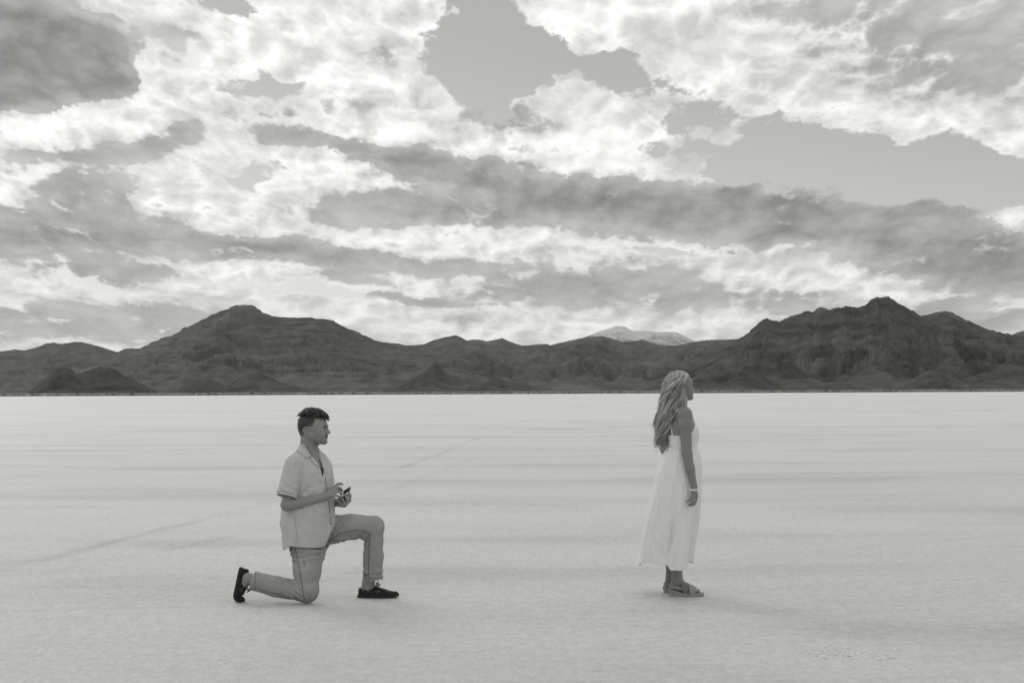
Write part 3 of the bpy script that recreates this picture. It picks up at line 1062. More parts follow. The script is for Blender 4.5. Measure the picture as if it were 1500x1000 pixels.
def ribbon(P_, N_, width, thick=0.002, across=None):
    """a flat strip of cloth lying on a surface: P_ centre line, N_ surface normals"""
    P_ = np.asarray(P_); T_ = np.gradient(P_, axis=0); T_ /= np.linalg.norm(T_, axis=1)[:, None] + 1e-9
    S_ = np.cross(N_, T_); S_ /= np.linalg.norm(S_, axis=1)[:, None] + 1e-9
    w = np.broadcast_to(np.asarray(width, float) / 2, (len(P_),))[:, None]
    ring = np.stack([P_ + S_ * w - N_ * thick, P_ + S_ * w + N_ * thick, P_ - S_ * w + N_ * thick, P_ - S_ * w - N_ * thick], 1)
    V = ring.reshape(-1, 3)
    Q = grid_quads(len(P_), 4, True)
    e = (len(P_) - 1) * 4
    Q = np.concatenate([Q, [[3, 2, 1, 0]], [[e, e + 1, e + 2, e + 3]]])
    return V, Q


def disc(c, n, r, h, seg=10):
    n = np.asarray(n, float); n /= np.linalg.norm(n)
    R = frame(n, (0.13, 0.31, 0.94))
    a = np.arange(seg) / seg * 2 * np.pi
    V = []
    for rr, hh_ in ((r, 0), (r, h * 0.7), (r * 0.8, h), (0.001, h)):
        V.append(c + n * hh_ + rr * (np.cos(a)[:, None] * R[1] + np.sin(a)[:, None] * R[2]))
    return np.concatenate(V), grid_quads(4, seg, True)


def head_frame(yaw, pitch=0.0, roll=0.0):
    cy, sy = math.cos(yaw), math.sin(yaw)
    f = np.array([cy * math.cos(pitch), sy * math.cos(pitch), math.sin(pitch)])
    u = np.array([-cy * math.sin(pitch), -sy * math.sin(pitch), math.cos(pitch)])
    l = np.cross(u, f)
    u2 = u * math.cos(roll) + l * math.sin(roll)
    return frame(f, u2)


def sculpt_head(F, o, R, s=1.0, female=False):
    """a head in its own frame: x forward, y left, z up, metres at s = 1"""
    o = np.asarray(o, float)
    G = lambda x, y, z: o + s * (x * R[0] + y * R[1] + z * R[2])
    E = lambda c, r: ell(G(*c), np.array(r) * s, R)
    C = lambda a, b, ra, rb: rcone(G(*a), G(*b), ra * s, rb * s)
    w = 0.95 if female else 1.0
    F.union(E((-0.004, 0, -0.013), (0.103, 0.077, 0.096)), 0.01)
    F.union(E((0.045, 0, -0.030), (0.066, 0.066, 0.072)), 0.03)            # brow and forehead
    F.union(E((0.045, 0, -0.082), (0.058, 0.058 * w, 0.062)), 0.03)        # mid face
    # jaw
    for sd in (-1, 1):
        F.union(C((-0.006, sd * 0.054 * w, -0.098), (0.062, sd * 0.033, -0.140), 0.017, 0.016), 0.03)
        F.union(C((0.062, sd * 0.033, -0.140), (0.089, sd * 0.010, -0.147), 0.016, 0.0155), 0.02)
        F.union(E((0.068, sd * 0.043, -0.070), (0.026, 0.020, 0.022)), 0.025)  # cheekbone
        F.union(E((0.070, sd * 0.030, -0.105), (0.026, 0.024, 0.030)), 0.03)   # cheek
    F.union(E((0.060, 0, -0.125), (0.042, 0.040 * w, 0.034)), 0.03)
    F.union(E((0.092, 0, -0.147), (0.016, 0.018, 0.015)), 0.016)           # chin
    if not female:
        for sd in (-1, 1):
            F.union(C((0.103, sd * 0.010, -0.033), (0.088, sd * 0.045, -0.036), 0.011, 0.010), 0.014)   # brow ridge
    for sd in (-1, 1):                                                     # eye sockets
        F.cut(E((0.115, sd * 0.034, -0.050), (0.022, 0.018, 0.0125)), 0.014)
        F.union(E((0.083, sd * 0.033, -0.051), (0.0135, 0.0135, 0.0125)), 0.003)
        F.union(C((0.094, sd * 0.020, -0.044), (0.089, sd * 0.046, -0.047), 0.004, 0.004), 0.006)
        F.union(C((0.094, sd * 0.022, -0.0585), (0.089, sd * 0.044, -0.0575), 0.003, 0.003), 0.006)
    # nose
    if female:
        F.union(C((0.100, 0, -0.046), (0.117, 0, -0.079), 0.0085, 0.0095), 0.012)
        F.union(E((0.120, 0, -0.081), (0.0115, 0.010, 0.0085)), 0.008)
        for sd in (-1, 1):
            F.union(E((0.108, sd * 0.011, -0.086), (0.010, 0.007, 0.007)), 0.006)
    else:
        F.union(C((0.103, 0, -0.042), (0.123, 0, -0.076), 0.0095, 0.0105), 0.012)
        F.union(E((0.126, 0, -0.081), (0.0125, 0.0115, 0.0095)), 0.008)
        for sd in (-1, 1):
            F.union(E((0.111, sd * 0.013, -0.087), (0.012, 0.008, 0.008)), 0.006)
    # mouth
    F.union(E((0.096, 0, -0.110), (0.015, 0.022, 0.016)), 0.012)
    F.union(C((0.1065, -0.010, -0.1125), (0.1065, 0.010, -0.1125), 0.0055, 0.0055), 0.006)
    F.union(C((0.1045, -0.011, -0.1235), (0.1045, 0.011, -0.1235), 0.0062, 0.0062), 0.006)
    F.cut(C((0.1135, -0.022, -0.1178), (0.1135, 0.022, -0.1178), 0.0016, 0.0016), 0.004)
    F.cut(E((0.112, 0, -0.1355), (0.010, 0.020, 0.005)), 0.008)
    # ears
    for sd in (-1, 1):
        ey = sd * 0.074
        ring = [(-0.016, ey, -0.042), (-0.030, ey + sd * 0.010, -0.036), (-0.042, ey + sd * 0.013, -0.048), (-0.042, ey + sd * 0.011, -0.066), (-0.030, ey + sd * 0.005, -0.084), (-0.020, ey, -0.095), (-0.014, ey - sd * 0.001, -0.088)]
        F.union(E((-0.028, ey - sd * 0.001, -0.064), (0.017, 0.008, 0.028)), 0.006)
        chain(F, [G(*p) for p in smooth_path(ring, 2)], [0.0052 * s] * 20, 0.003)
        F.cut(E((-0.024, ey + sd * 0.008, -0.064), (0.008, 0.006, 0.012)), 0.005)
    return G


def head_local(o, R, s, V):
    d = (V - np.asarray(o)) / s
    return d @ R.T


def skin_material(name, val):
    m, T, b = new_mat(name)
    t = T.n('ShaderNodeAttribute', attribute_name='tone').outputs['Fac']
    oc = obj_coord(T)
    n = T.math('MULTIPLY_ADD', T.math('SUBTRACT', T.noise(oc, 38, 4, 0.6), 0.5), 0.22, 1.0)
    n = T.math('MULTIPLY', n, T.math('MULTIPLY_ADD', T.math('SUBTRACT', T.noise(oc, 260, 3, 0.6), 0.5), 0.14, 1.0))
    v = T.math('MULTIPLY', T.math('MULTIPLY', t, n), val)
    T.L.new(T.tone(v, 1.4), b.inputs['Base Color'])
    b.inputs['Roughness'].default_value = 0.42
    b.inputs['Specular IOR Level'].default_value = 0.45
    bump(T, b, T.noise(oc, 420, 3, 0.6), 0.12, 0.001)
    return m


def cloth_material(name, val, weave=900.0, var=0.10, rough=0.88, trans=0.0, attr=None, wrinkle=0.35, toned=1.0):
    m, T, b = new_mat(name)
    oc = obj_coord(T)
    n = T.math('MULTIPLY_ADD', T.math('SUBTRACT', T.noise(oc, 6.0, 5, 0.6), 0.5), var, 1.0)
    n = T.math('MULTIPLY', n, T.math('MULTIPLY_ADD', T.math('SUBTRACT', T.noise(oc, 150, 3, 0.7), 0.5), var * 1.6, 1.0))
    v = T.math('MULTIPLY', n, val)
    if attr:
        v = T.math('MULTIPLY', v, T.n('ShaderNodeAttribute', attribute_name=attr).outputs['Fac'])
    c = T.tone(v, toned)
    T.L.new(c, b.inputs['Base Color'])
    b.inputs['Roughness'].default_value = rough
    b.inputs['Specular IOR Level'].default_value = 0.12
    cre = T.noise(T.vmath('MULTIPLY', oc, (1, 1, 0.45)), 9.0, 3, 0.55, dist=1.2)
    cre = T.math('ABSOLUTE', T.math('SUBTRACT', cre, 0.5))
    h = T.math('ADD', T.math('MULTIPLY', T.noise(T.vmath('MULTIPLY', oc, (1, 1, 0.55)), 17, 5, 0.6, dist=0.6), 6.0),
               T.math('ADD', T.math('MULTIPLY', T.math('POWER', T.math('SUBTRACT', 1.0, cre), 6.0), 5.0), T.noise(oc, weave, 2, 0.6)))
    bump(T, b, h, wrinkle, 0.0030)
    if trans > 0:
        tr_ = T.n('ShaderNodeBsdfTranslucent')
        T.L.new(c, tr_.inputs['Color'])
        mx = T.n('ShaderNodeMixShader')
        mx.inputs[0].default_value = trans
        T.L.new(b.outputs[0], mx.inputs[1]); T.L.new(tr_.outputs[0], mx.inputs[2])
        o = [q for q in T.N if q.type == 'OUTPUT_MATERIAL'][0]
        T.L.new(mx.outputs[0], o.inputs['Surface'])
    return m


def plain_material(name, val, rough=0.5, spec=0.4, toned=1.2, metal=0.0):
    m, T, b = new_mat(name)
    oc = obj_coord(T)
    n = T.math('MULTIPLY_ADD', T.math('SUBTRACT', T.noise(oc, 90, 4, 0.6), 0.5), 0.3, 1.0)
    T.L.new(T.tone(T.math('MULTIPLY', n, val), toned), b.inputs['Base Color'])
    b.inputs['Roughness'].default_value = rough
    b.inputs['Specular IOR Level'].default_value = spec
    b.inputs['Metallic'].default_value = metal
    bump(T, b, T.noise(oc, 500, 3, 0.6), 0.15, 0.0008)
    return m


def attr_material(name, attr='shade', rough=0.55, spec=0.4, toned=1.2):
    m, T, b = new_mat(name)
    T.L.new(T.tone(T.n('ShaderNodeAttribute', attribute_name=attr).outputs['Fac'], toned), b.inputs['Base Color'])
    b.inputs['Roughness'].default_value = rough
    b.inputs['Specular IOR Level'].default_value = spec
    return m


def empty(name, loc, label, cat, group=None):
    o = bpy.data.objects.new(name, None)
    COL.objects.link(o)
    o.location = loc
    o['label'] = label
    o['category'] = cat
    if group:
        o['group'] = group
    return o


def part(name, V, Q, mat, parent, base, smooth=True, **kw):
    me = mesh_np(name, np.asarray(V) - np.asarray(base), Q, smooth=smooth)
    return link(name, me, mat, parent=parent, **kw)


M_METAL = plain_material('eyelet_metal', 0.42, rough=0.35, spec=0.6)
M_DARK = plain_material('dark_gloss', 0.010, rough=0.3, spec=0.5)
M_BUTTON = plain_material('pearl_button', 0.62, rough=0.3, spec=0.5)
# ------------------------------------------------------------------ the kneeling man
MY = 10.62
PXM = MY / FPX


def pm(px, py, Y=MY):
    return at(px, py, Y)


MB = pm(462, 880, 10.6); MB[2] = 0.0
man = empty('person', MB, 'person in a short-sleeved shirt and pale jeans, down on one knee', 'person')

M_SKIN_M = skin_material('tanned_skin', 0.22)
M_SHIRT = cloth_material('linen_shirt', 0.47, var=0.07, wrinkle=0.5)
M_JEANS = cloth_material('pale_denim', 0.29, var=0.30, attr='fade', wrinkle=0.6, weave=700.0)
M_SEAM = cloth_material('denim_seam', 0.125, var=0.7)
M_HAIR_M = attr_material('dark_hair', rough=0.42, spec=0.5)
M_SHOE = plain_material('black_suede', 0.014, rough=0.75, spec=0.25)
M_SOLE = plain_material('black_rubber', 0.016, rough=0.6, spec=0.3)

TH = math.radians(-32)
RT = frame((math.cos(TH), math.sin(TH), 0))
tf = lambda f, l, u, o: o + f * RT[0] + l * RT[1] + u * RT[2]

# --- body: one continuous skin
xs = graded(pm(336, 0)[0], pm(590, 0)[0], 0.0055, [(pm(431, 600)[0], pm(490, 600)[0], 0.0026), (pm(489, 600)[0], pm(517, 600)[0], 0.0030)])
ys = graded(10.28, 10.96, 0.006, [(10.505, 10.70, 0.0028)])
zs = graded(-0.01, 1.45, 0.006, [(1.12, 1.45, 0.0026), (0.66, 0.86, 0.0032)])
F = Field(xs, ys, zs)
HM_O = pm(457.3, 618, 10.60); HM_R = head_frame(math.radians(-7), math.radians(1.5))
sculpt_head(F, HM_O, HM_R, 1.0)
# neck and trunk
F.union(rcone(pm(452.5, 668, 10.62), pm(455, 640, 10.605), 0.064, 0.058), 0.03)
F.union(rcone(pm(449.5, 664, 10.62), pm(450, 644, 10.61), 0.050, 0.048), 0.03)
LV = [(668, 439, 468, .11), (684, 432, 479, .15), (700, 428, 481, .155), (730, 426, 479, .145), (760, 428, 478, .145), (790, 428, 476, .15)]


def lofted(levels, ext=0.0, o_px=453.0, top=None):
    o = pm(o_px, 700); o[2] = 0
    t = []; cx = []; rx = []; ry = []
    for (y, L, R_, b) in sorted(levels, key=lambda q: -q[0]):
        a0 = pm(L, y); a1 = pm(R_, y)
        half = (a1[0] - a0[0]) / 2; mid = (a1[0] + a0[0]) / 2
        a = math.sqrt(max(half ** 2 - (b * math.sin(TH)) ** 2, 0.05 ** 2)) / math.cos(TH)
        t.append(pm(453, y)[2]); cx.append((mid - o[0]) / math.cos(TH)); rx.append(a + ext); ry.append(b + ext)
    return o, np.array(t), np.array(cx), np.array(rx), np.array(ry)


o, t_, cx_, rx_, ry_ = lofted(LV)
F.union(loft(o, RT, t_, cx_, 0 * cx_, rx_, ry_), 0.05)
SH_R = pm(432.5, 680, 10.475); SH_L = pm(470, 680, 10.78)
F.union(rcone(pm(446, 678, 10.59), SH_R + np.array([0, 0.012, -0.016]), 0.030, 0.028), 0.015)
F.union(rcone(pm(456, 674, 10.66), SH_L, 0.045, 0.048), 0.04)
EL_R = pm(420.5, 739, 10.415); WR_R = pm(477.5, 727, 10.485)
chain(F, [SH_R + np.array([0, 0.012, -0.016]), EL_R], [0.034, 0.0445], 0.012)
chain(F, [EL_R, pm(440, 735.5, 10.435), WR_R], [0.046, 0.042, 0.0305], 0.015)
EL_L = pm(464, 742, 10.84); WR_L = pm(491, 735.5, 10.665)
chain(F, [SH_L, EL_L, WR_L], [0.058, 0.044, 0.029], 0.02)
# right hand, fingers opening the lid
F.union(ell(pm(484.5, 721.5, 10.50), (0.045, 0.022, 0.030), frame((0.86, 0.12, 0.42))), 0.02)
H3 = lambda *q: [pm(a, b, c) for a, b, c in q]
FR = 0.0092
chain(F, H3((487, 715.5, 10.520), (494.8, 708.4, 10.530), (499, 708.0, 10.535), (501.8, 709.3, 10.540)), [0.011, FR, FR, 0.0072], 0.006, 0.014)
chain(F, H3((488, 718, 10.505), (496.0, 713.6, 10.507), (499.5, 715.2, 10.515), (501.3, 718.8, 10.525)), [0.011, FR, FR, 0.0074], 0.006, 0.014)
chain(F, H3((488, 721.5, 10.490), (496.0, 719.4, 10.490), (499.2, 721.5, 10.500), (500.3, 724.8, 10.512)), [0.011, FR, FR * 0.95, 0.0072], 0.006, 0.014)
chain(F, H3((486.5, 726, 10.482), (493.0, 725.4, 10.478), (496.0, 727.4, 10.487), (496.8, 730.2, 10.500)), [0.010, 0.0085, 0.008, 0.0065], 0.006, 0.014)
chain(F, H3((483.5, 717, 10.53), (490.5, 714.5, 10.552), (496.5, 715.5, 10.566), (500, 717.8, 10.570)), [0.013, 0.0105, 0.0095, 0.008], 0.006, 0.014)
# left hand, cupped under the box, fingers curling up on the near side
F.union(ell(pm(501.5, 738.0, 10.605), (0.042, 0.040, 0.016), frame((0.80, -0.55, 0.05))), 0.02)
F.union(rcone(WR_L, pm(499, 737.5, 10.612), 0.029, 0.022), 0.02)
chain(F, H3((507, 737.0, 10.59), (512.6, 733.0, 10.560), (513.2, 725.5, 10.552), (510.6, 719.6, 10.560)), [0.0115, 0.0098, 0.0092, 0.0075], 0.006, 0.014)
chain(F, H3((506, 739.5, 10.575), (509.3, 736.0, 10.538), (507.3, 728.0, 10.527), (503.0, 722.0, 10.535)), [0.0115, 0.0098, 0.0092, 0.0075], 0.006, 0.014)
chain(F, H3((503.5, 740.5, 10.570), (505.5, 738.2, 10.528), (502.0, 731.5, 10.516), (497.8, 726.6, 10.522)), [0.0115, 0.0096, 0.0090, 0.0073], 0.006, 0.014)
chain(F, H3((500.0, 740.3, 10.572), (501.3, 739.4, 10.532), (498.0, 735.0, 10.518), (495.2, 731.0, 10.520)), [0.0105, 0.0085, 0.008, 0.0065], 0.006, 0.014)
chain(F, H3((502, 735, 10.63), (508.5, 730, 10.640), (509.3, 724, 10.632)), [0.013, 0.0105, 0.008], 0.006, 0.014)
# legs and feet inside the jeans and shoes
HIP_R = pm(449, 785, 10.53); HIP_L = pm(464, 779, 10.71)
F.union(rcone(HIP_R, HIP_L, 0.09, 0.09), 0.05)
KN_R = pm(449, 866, 10.485); AN_R = pm(363.5, 847, 10.565)
chain(F, [HIP_R, KN_R], [0.085, 0.055], 0.02)
chain(F, [KN_R, pm(410, 860, 10.52), AN_R], [0.05, 0.052, 0.037], 0.02)
F.union(ell(pm(358, 842, 10.575), (0.028, 0.028, 0.036)), 0.02)
F.union(rcone(AN_R, pm(352, 862, 10.58), 0.036, 0.03), 0.03)
KN_L = pm(549, 771.5, 10.79); AN_L = pm(540, 851, 10.79)
chain(F, [HIP_L, KN_L], [0.085, 0.058], 0.02)
chain(F, [KN_L, pm(545, 805, 10.79), AN_L], [0.05, 0.052, 0.042], 0.02)
F.union(rcone(pm(538, 862, 10.79), pm(553, 863, 10.79), 0.036, 0.026), 0.03)
F.union(rcone(AN_L, pm(536, 862, 10.79), 0.040, 0.036), 0.03)
F.displace(lambda x, y, z: 0.0009 * perlin3(x * 40, y * 40, z * 40))
V, Q = F.mesh()
V = relax(V, Q, 1, 0.35)
BV_MAN = bvh_of(V, Q)
hl = head_local(HM_O, HM_R, 1.0, V)
tone = np.ones(len(V))
inhead = smooth01(hl[:, 2], -0.20, -0.17)
# beard shadow, lips, hair fade at the temples: colours of the skin itself
beard = smooth01(-hl[:, 2], 0.085, 0.115) * smooth01(hl[:, 0], -0.005, 0.03) * (hl[:, 2] > -0.19)
tone *= 1 - 0.22 * beard * (0.7 + 0.6 * np.abs(perlin3(V[:, 0] * 160, V[:, 1] * 160, V[:, 2] * 160)))
lips = np.exp(-(((hl[:, 2] + 0.118) / 0.010) ** 2 + (hl[:, 1] / 0.020) ** 2)) * (hl[:, 0] > 0.095)
tone *= 1 - 0.35 * lips
hand = ((V[:, 0] > pm(482, 700)[0]) & (V[:, 2] < 0.86) & (V[:, 2] > 0.65))
chest = (np.exp(-((V[:, 2] - pm(470, 690)[2]) / 0.05) ** 2)) * (V[:, 2] < pm(450, 662)[2])
tone *= 1 - 0.45 * chest * smooth01(perlin3(V[:, 0] * 110, V[:, 1] * 110, V[:, 2] * 70), 0.0, 0.3)
me = mesh_np('body', V - MB, Q)
attr_f(me, 'tone', tone)
link('body', me, M_SKIN_M, parent=man)

# --- eyes, brows, moustache
GH = lambda x, y, z: HM_O + x * HM_R[0] + y * HM_R[1] + z * HM_R[2]
for sd in (-1, 1):
    FE = Field(*[graded(c - 0.02, c + 0.02, 0.0012) for c in GH(0.086, sd * 0.034, -0.052)])
    FE.union(ell(GH(0.0845, sd * 0.0335, -0.0515), (0.0132, 0.0132, 0.0062), HM_R), 0)
    v, q = FE.mesh()
    part('eye', v, q, M_DARK, man, MB)
    P_, N_ = cling(BV_MAN, smooth_path([GH(0.104, sd * 0.019, -0.0485), GH(0.103, sd * 0.031, -0.0455), GH(0.096, sd * 0.046, -0.0500)], 6), 0.0006)
    v, q = ribbon(P_, N_, 0.0042, 0.0016)
    me = mesh_np('eyelash', v - MB, q); attr_f(me, 'shade', np.full(len(v), 0.012)); link('eyelash', me, M_HAIR_M, parent=man)
    pts = [GH(0.112, sd * 0.012, -0.036), GH(0.112, sd * 0.024, -0.030), GH(0.106, sd * 0.038, -0.028), GH(0.096, sd * 0.050, -0.034)]
    P_, N_ = cling(BV_MAN, smooth_path(pts, 6), 0.0005)
    v, q = ribbon(P_, N_, np.interp(np.arange(len(P_)), [0, 6, len(P_) - 1], [0.008, 0.0095, 0.003]), 0.0022)
    me = mesh_np('eyebrow', v - MB, q); attr_f(me, 'shade', np.full(len(v), 0.022)); link('eyebrow', me, M_HAIR_M, parent=man)
mv = []
for sd in (-1, 1):
    for k in range(60):
        y0 = sd * random.uniform(0.001, 0.024); z0 = -0.1035 - 0.10 * abs(y0) + random.uniform(-0.005, 0.005)
        a = GH(0.125, y0, z0 + 0.003); b_ = GH(0.125, y0 + sd * 0.005, z0 - 0.005)
        mv.append([a, 0.5 * (np.array(a) + b_), b_])
P_, N_ = cast(BV_MAN, np.array(mv).reshape(-1, 3), -HM_R[0], 0.0014)
v, q = tube_arrays(P_.reshape(-1, 3, 3), np.array([[0.0014, 0.0016, 0.0006]] * len(mv)), 4)
me = mesh_np('moustache', v - MB, q); attr_f(me, 'shade', np.full(len(v), 0.045)); link('moustache', me, M_HAIR_M, parent=man)

# --- hair: faded sides and loose curls on top
FH = Field(*[graded(HM_O[i] - 0.145, HM_O[i] + 0.145, 0.0026) for i in range(3)])
G_ = lambda x, y, z: GH(x, y, z)
FH.union(ell(G_(-0.005, 0, -0.013), (0.1065, 0.0800, 0.099), HM_R), 0.0)
FH.union(rcone(G_(-0.055, 0, -0.055), G_(-0.052, 0, -0.105), 0.050, 0.040), 0.02)


def hairline(x, y, z):
    d = np.stack(np.broadcast_arrays(x - HM_O[0], y - HM_O[1], z - HM_O[2]), -1) @ HM_R.T
    a, l, u = d[..., 0], np.abs(d[..., 1]), d[..., 2]
    # lower edge of the hair as a function of the fore-aft position
    edge = np.interp(a, [-0.12, -0.085, -0.05, -0.046, -0.034, -0.028, 0.026, 0.034, 0.040, 0.075, 0.12], [-0.110, -0.108, -0.098, -0.085, -0.045, -0.032, -0.032, -0.030, 0.002, 0.022, 0.030])
    edge = np.where((a > 0.012) & (a < 0.032) & (l > 0.05), -0.052, edge)
    return edge - u


FH.keep(hairline, 0.006)
FH.displace(lambda x, y, z: 0.0012 * perlin3(x * 120, y * 120, z * 120) + 0.003 * perlin3(x * 70, y * 70, z * 70) * smooth01(z, HM_O[2] - 0.02, HM_O[2] + 0.03))
v1, q1 = largest(*FH.mesh())
h1 = head_local(HM_O, HM_R, 1.0, v1)
u0 = np.interp(h1[:, 0], [-0.11, -0.07, -0.03, 0.0, 0.035], [-0.062, -0.050, -0.020, 0.000, 0.014])
fade = smooth01(h1[:, 2], u0 - 0.050, u0 + 0.006)
shade1 = 0.105 * (1 - fade) + 0.014 * fade
shade1 *= 1 + 0.30 * perlin3(v1[:, 0] * 160, v1[:, 1] * 160, v1[:, 2] * 90)
rng = np.random.RandomState(3)
paths = []; rads = []; shd = []
for k in range(640):
    th = rng.uniform(0, 2 * np.pi); rr = math.sqrt(rng.uniform(0, 1))
    a = 0.008 + 0.100 * rr * math.cos(th); l = 0.068 * rr * math.sin(th)
    q_ = 1 - ((a + 0.006) / 0.112) ** 2 - (l / 0.083) ** 2
    if q_ <= 0.02:
        continue
    u = -0.010 + 0.101 * math.sqrt(q_)
    if u < np.interp(a, [-0.10, -0.04, 0.02, 0.04, 0.07], [-0.005, 0.004, 0.014, 0.022, 0.032]):
        continue
    c0 = np.array([a, l, u]); nrm = np.array([(a + 0.006) / 0.0125, l / 0.0068, (u + 0.01) / 0.0102]); nrm /= np.linalg.norm(nrm)
    dr = rng.normal(size=3); dr[0] += 0.7 * (a > 0.02); dr -= (dr @ nrm) * nrm; dr /= np.linalg.norm(dr)
    sd_ = np.cross(nrm, dr)
    ln = rng.uniform(0.025, 0.05); rc = rng.uniform(0.005, 0.0095); ph = rng.uniform(0, 6.28); tw = rng.uniform(3.5, 7.5)
    lift = rng.uniform(0.002, 0.014) * (0.35 if a < -0.045 else 1.0) + 0.006 * (a > 0.05)
    s = np.linspace(0, 1, 9)
    pts = c0 + nrm * (lift * np.sin(s * 2.6) + 0.002)[:, None] + dr * (ln * (s - 0.3))[:, None] + (rc * np.cos(ph + tw * s))[:, None] * sd_ + (rc * np.sin(ph + tw * s))[:, None] * nrm * 0.8
    if rng.rand() < 0.05:
        pts += nrm * (0.012 * s ** 1.5)[:, None]
    paths.append([GH(*p) for p in pts])
    r0 = rng.uniform(0.0018, 0.0042)
    rads.append(r0 * np.array([0.6, 1, 1.1, 1.1, 1.05, 1, 0.85, 0.6, 0.15])); shd.append(rng.choice([0.010, 0.018, 0.03, 0.055]))
# forelock over the forehead
for k in range(46):
    a = rng.uniform(0.088, 0.108); l = rng.uniform(-0.045, 0.045); u = rng.uniform(0.028, 0.055)
    s = np.linspace(0, 1, 9); ph = rng.uniform(0, 6.28); rc = rng.uniform(0.004, 0.008); tw = rng.uniform(4, 7)
    pts = np.stack([a - 0.02 + 0.040 * s + rc * np.cos(ph + tw * s) * 0.8, l + 0.012 * np.sin(ph + 3 * s), u + 0.010 * np.sin(s * 3) - 0.028 * s ** 2 + rc * np.sin(ph + tw * s) * 0.8], -1)
    paths.append([GH(*p) for p in pts]); r0 = rng.uniform(0.002, 0.004)
    rads.append(r0 * np.array([0.7, 1, 1.1, 1.1, 1.05, 1, 0.85, 0.6, 0.15])); shd.append(rng.choice([0.010, 0.014, 0.02]))
v2, q2 = tube_arrays(np.array(paths), np.array(rads), 5)
v, q = join_arrays((v1, q1), (v2, q2))
me = mesh_np('hair', v - MB, q)
attr_f(me, 'shade', np.clip(np.concatenate([shade1, np.repeat(shd, 9 * 5)]), 0.006, 1))
link('hair', me, M_HAIR_M, parent=man)

# --- shirt
LS = [(650, 440.5, 464.5, .068), (656, 438, 466.5, .092), (662, 434, 470, .130), (668, 429, 475, .172), (676, 424.5, 481.0, .200), (688, 421, 486.5, .207), (700, 419.5, 488, .207), (712, 418, 488.5, .205), (730, 414, 488.8, .203), (750, 412.5, 489.2, .205),
      (770, 414.5, 488.6, .215), (785, 416.8, 487.4, .222), (800, 418.5, 487, .228), (815, 420, 486, .23)]
so, st_, scx, srx, sry = lofted(LS)
xs = graded(pm(405, 0)[0], pm(496, 0)[0], 0.0042); ys = graded(10.36, 10.90, 0.0048); zs = graded(pm(453, 808)[2] + 0.0, pm(453, 644)[2], 0.0048)
FS = Field(xs, ys, zs)
FS.union(loft(so, RT, st_, scx, 0 * scx, srx, sry), 0.0)
FS.union(rcone(pm(445, 668, 10.585), SH_R + np.array([0.0, 0.0, -0.002]), 0.050, 0.070), 0.04)
FS.union(rcone(pm(457, 671, 10.66), SH_L, 0.050, 0.060), 0.04)
tl = lambda x, y, z: ((x - so[0]) * RT[0, 0] + (y - so[1]) * RT[0, 1], (x - so[0]) * RT[1, 0] + (y - so[1]) * RT[1, 1])
zz = lambda py: pm(453, py)[2]


def folds(x, y, z):
    f, l = tl(x, y, z)
    rg = 1 - np.abs(perlin3(x * 8 + z * 6, y * 8, z * 6 + 3)) * 2.2
    d = 0.010 * perlin3(x * 7 + z * 4, y * 7, z * 5 + 3) + 0.0050 * perlin3(x * 17 + z * 9, y * 15, z * 11) - 0.006 * np.clip(rg, 0, 1) ** 2
    # drag lines from the armpit and soft blousing at the waist
    arm = np.exp(-(((z - zz(722)) / 0.10) ** 2 + ((l + 0.16) / 0.10) ** 2))
    d += 0.0055 * arm * np.sin((z * 1.0 - f * 0.9) * 95 + 2 * perlin3(x * 8, y * 8, z * 8))
    wst = np.exp(-((z - zz(770)) / 0.07) ** 2)
    d += 0.0045 * wst * np.sin((l * 1.0 + 0.3 * z) * 52 + 2.5 * perlin3(x * 6, y * 6, z * 6))
    # vertical placket fold falling from the open collar
    d += 0.004 * np.exp(-((l - 0.03 - 0.15 * (z - zz(740))) / 0.012) ** 2) * (f > 0)
    return d


FS.displace(folds)
FS.shell(0.013)
hx = [pm(p, 800)[0] for p in (400, 419, 425, 431, 445, 460, 474, 478, 483, 487, 490, 500)]
hzv = [zz(p) for p in (804, 803, 799.5, 796, 797, 798.5, 799.5, 797, 786, 774, 768, 766)]
FS.keep(lambda x, y, z: np.interp(x, hx, hzv) - z + 0 * y, 0.003)
# neck opening
FS.cut(rcone(pm(453, 668, 10.618), pm(455, 640, 10.606), 0.064, 0.066), 0.004)
zb, zt = zz(697.5), zz(658)


def vneck(x, y, z):
    f, l = tl(x, y, z)
    wv = np.clip((z - zb) / (zt - zb), -0.2, 1.4) * 0.062
    return np.maximum(np.maximum(np.abs(l + 0.034 - 0.030 * np.clip((z - zb) / (zt - zb), 0, 1)) - wv, 0.02 - f), zb - 0.002 - z)


FS.cut((vneck, (pm(430, 0)[0], 10.3, zb - 0.02), (pm(500, 0)[0], 10.9, zt + 0.03)), 0.003)
V, Q = largest(*FS.mesh())
V = relax(V, Q, 2, 0.4)
me = mesh_np('shirt', V - MB, Q)
shirt = link('shirt', me, M_SHIRT, parent=man)
BV_S = bvh_of(V, Q)


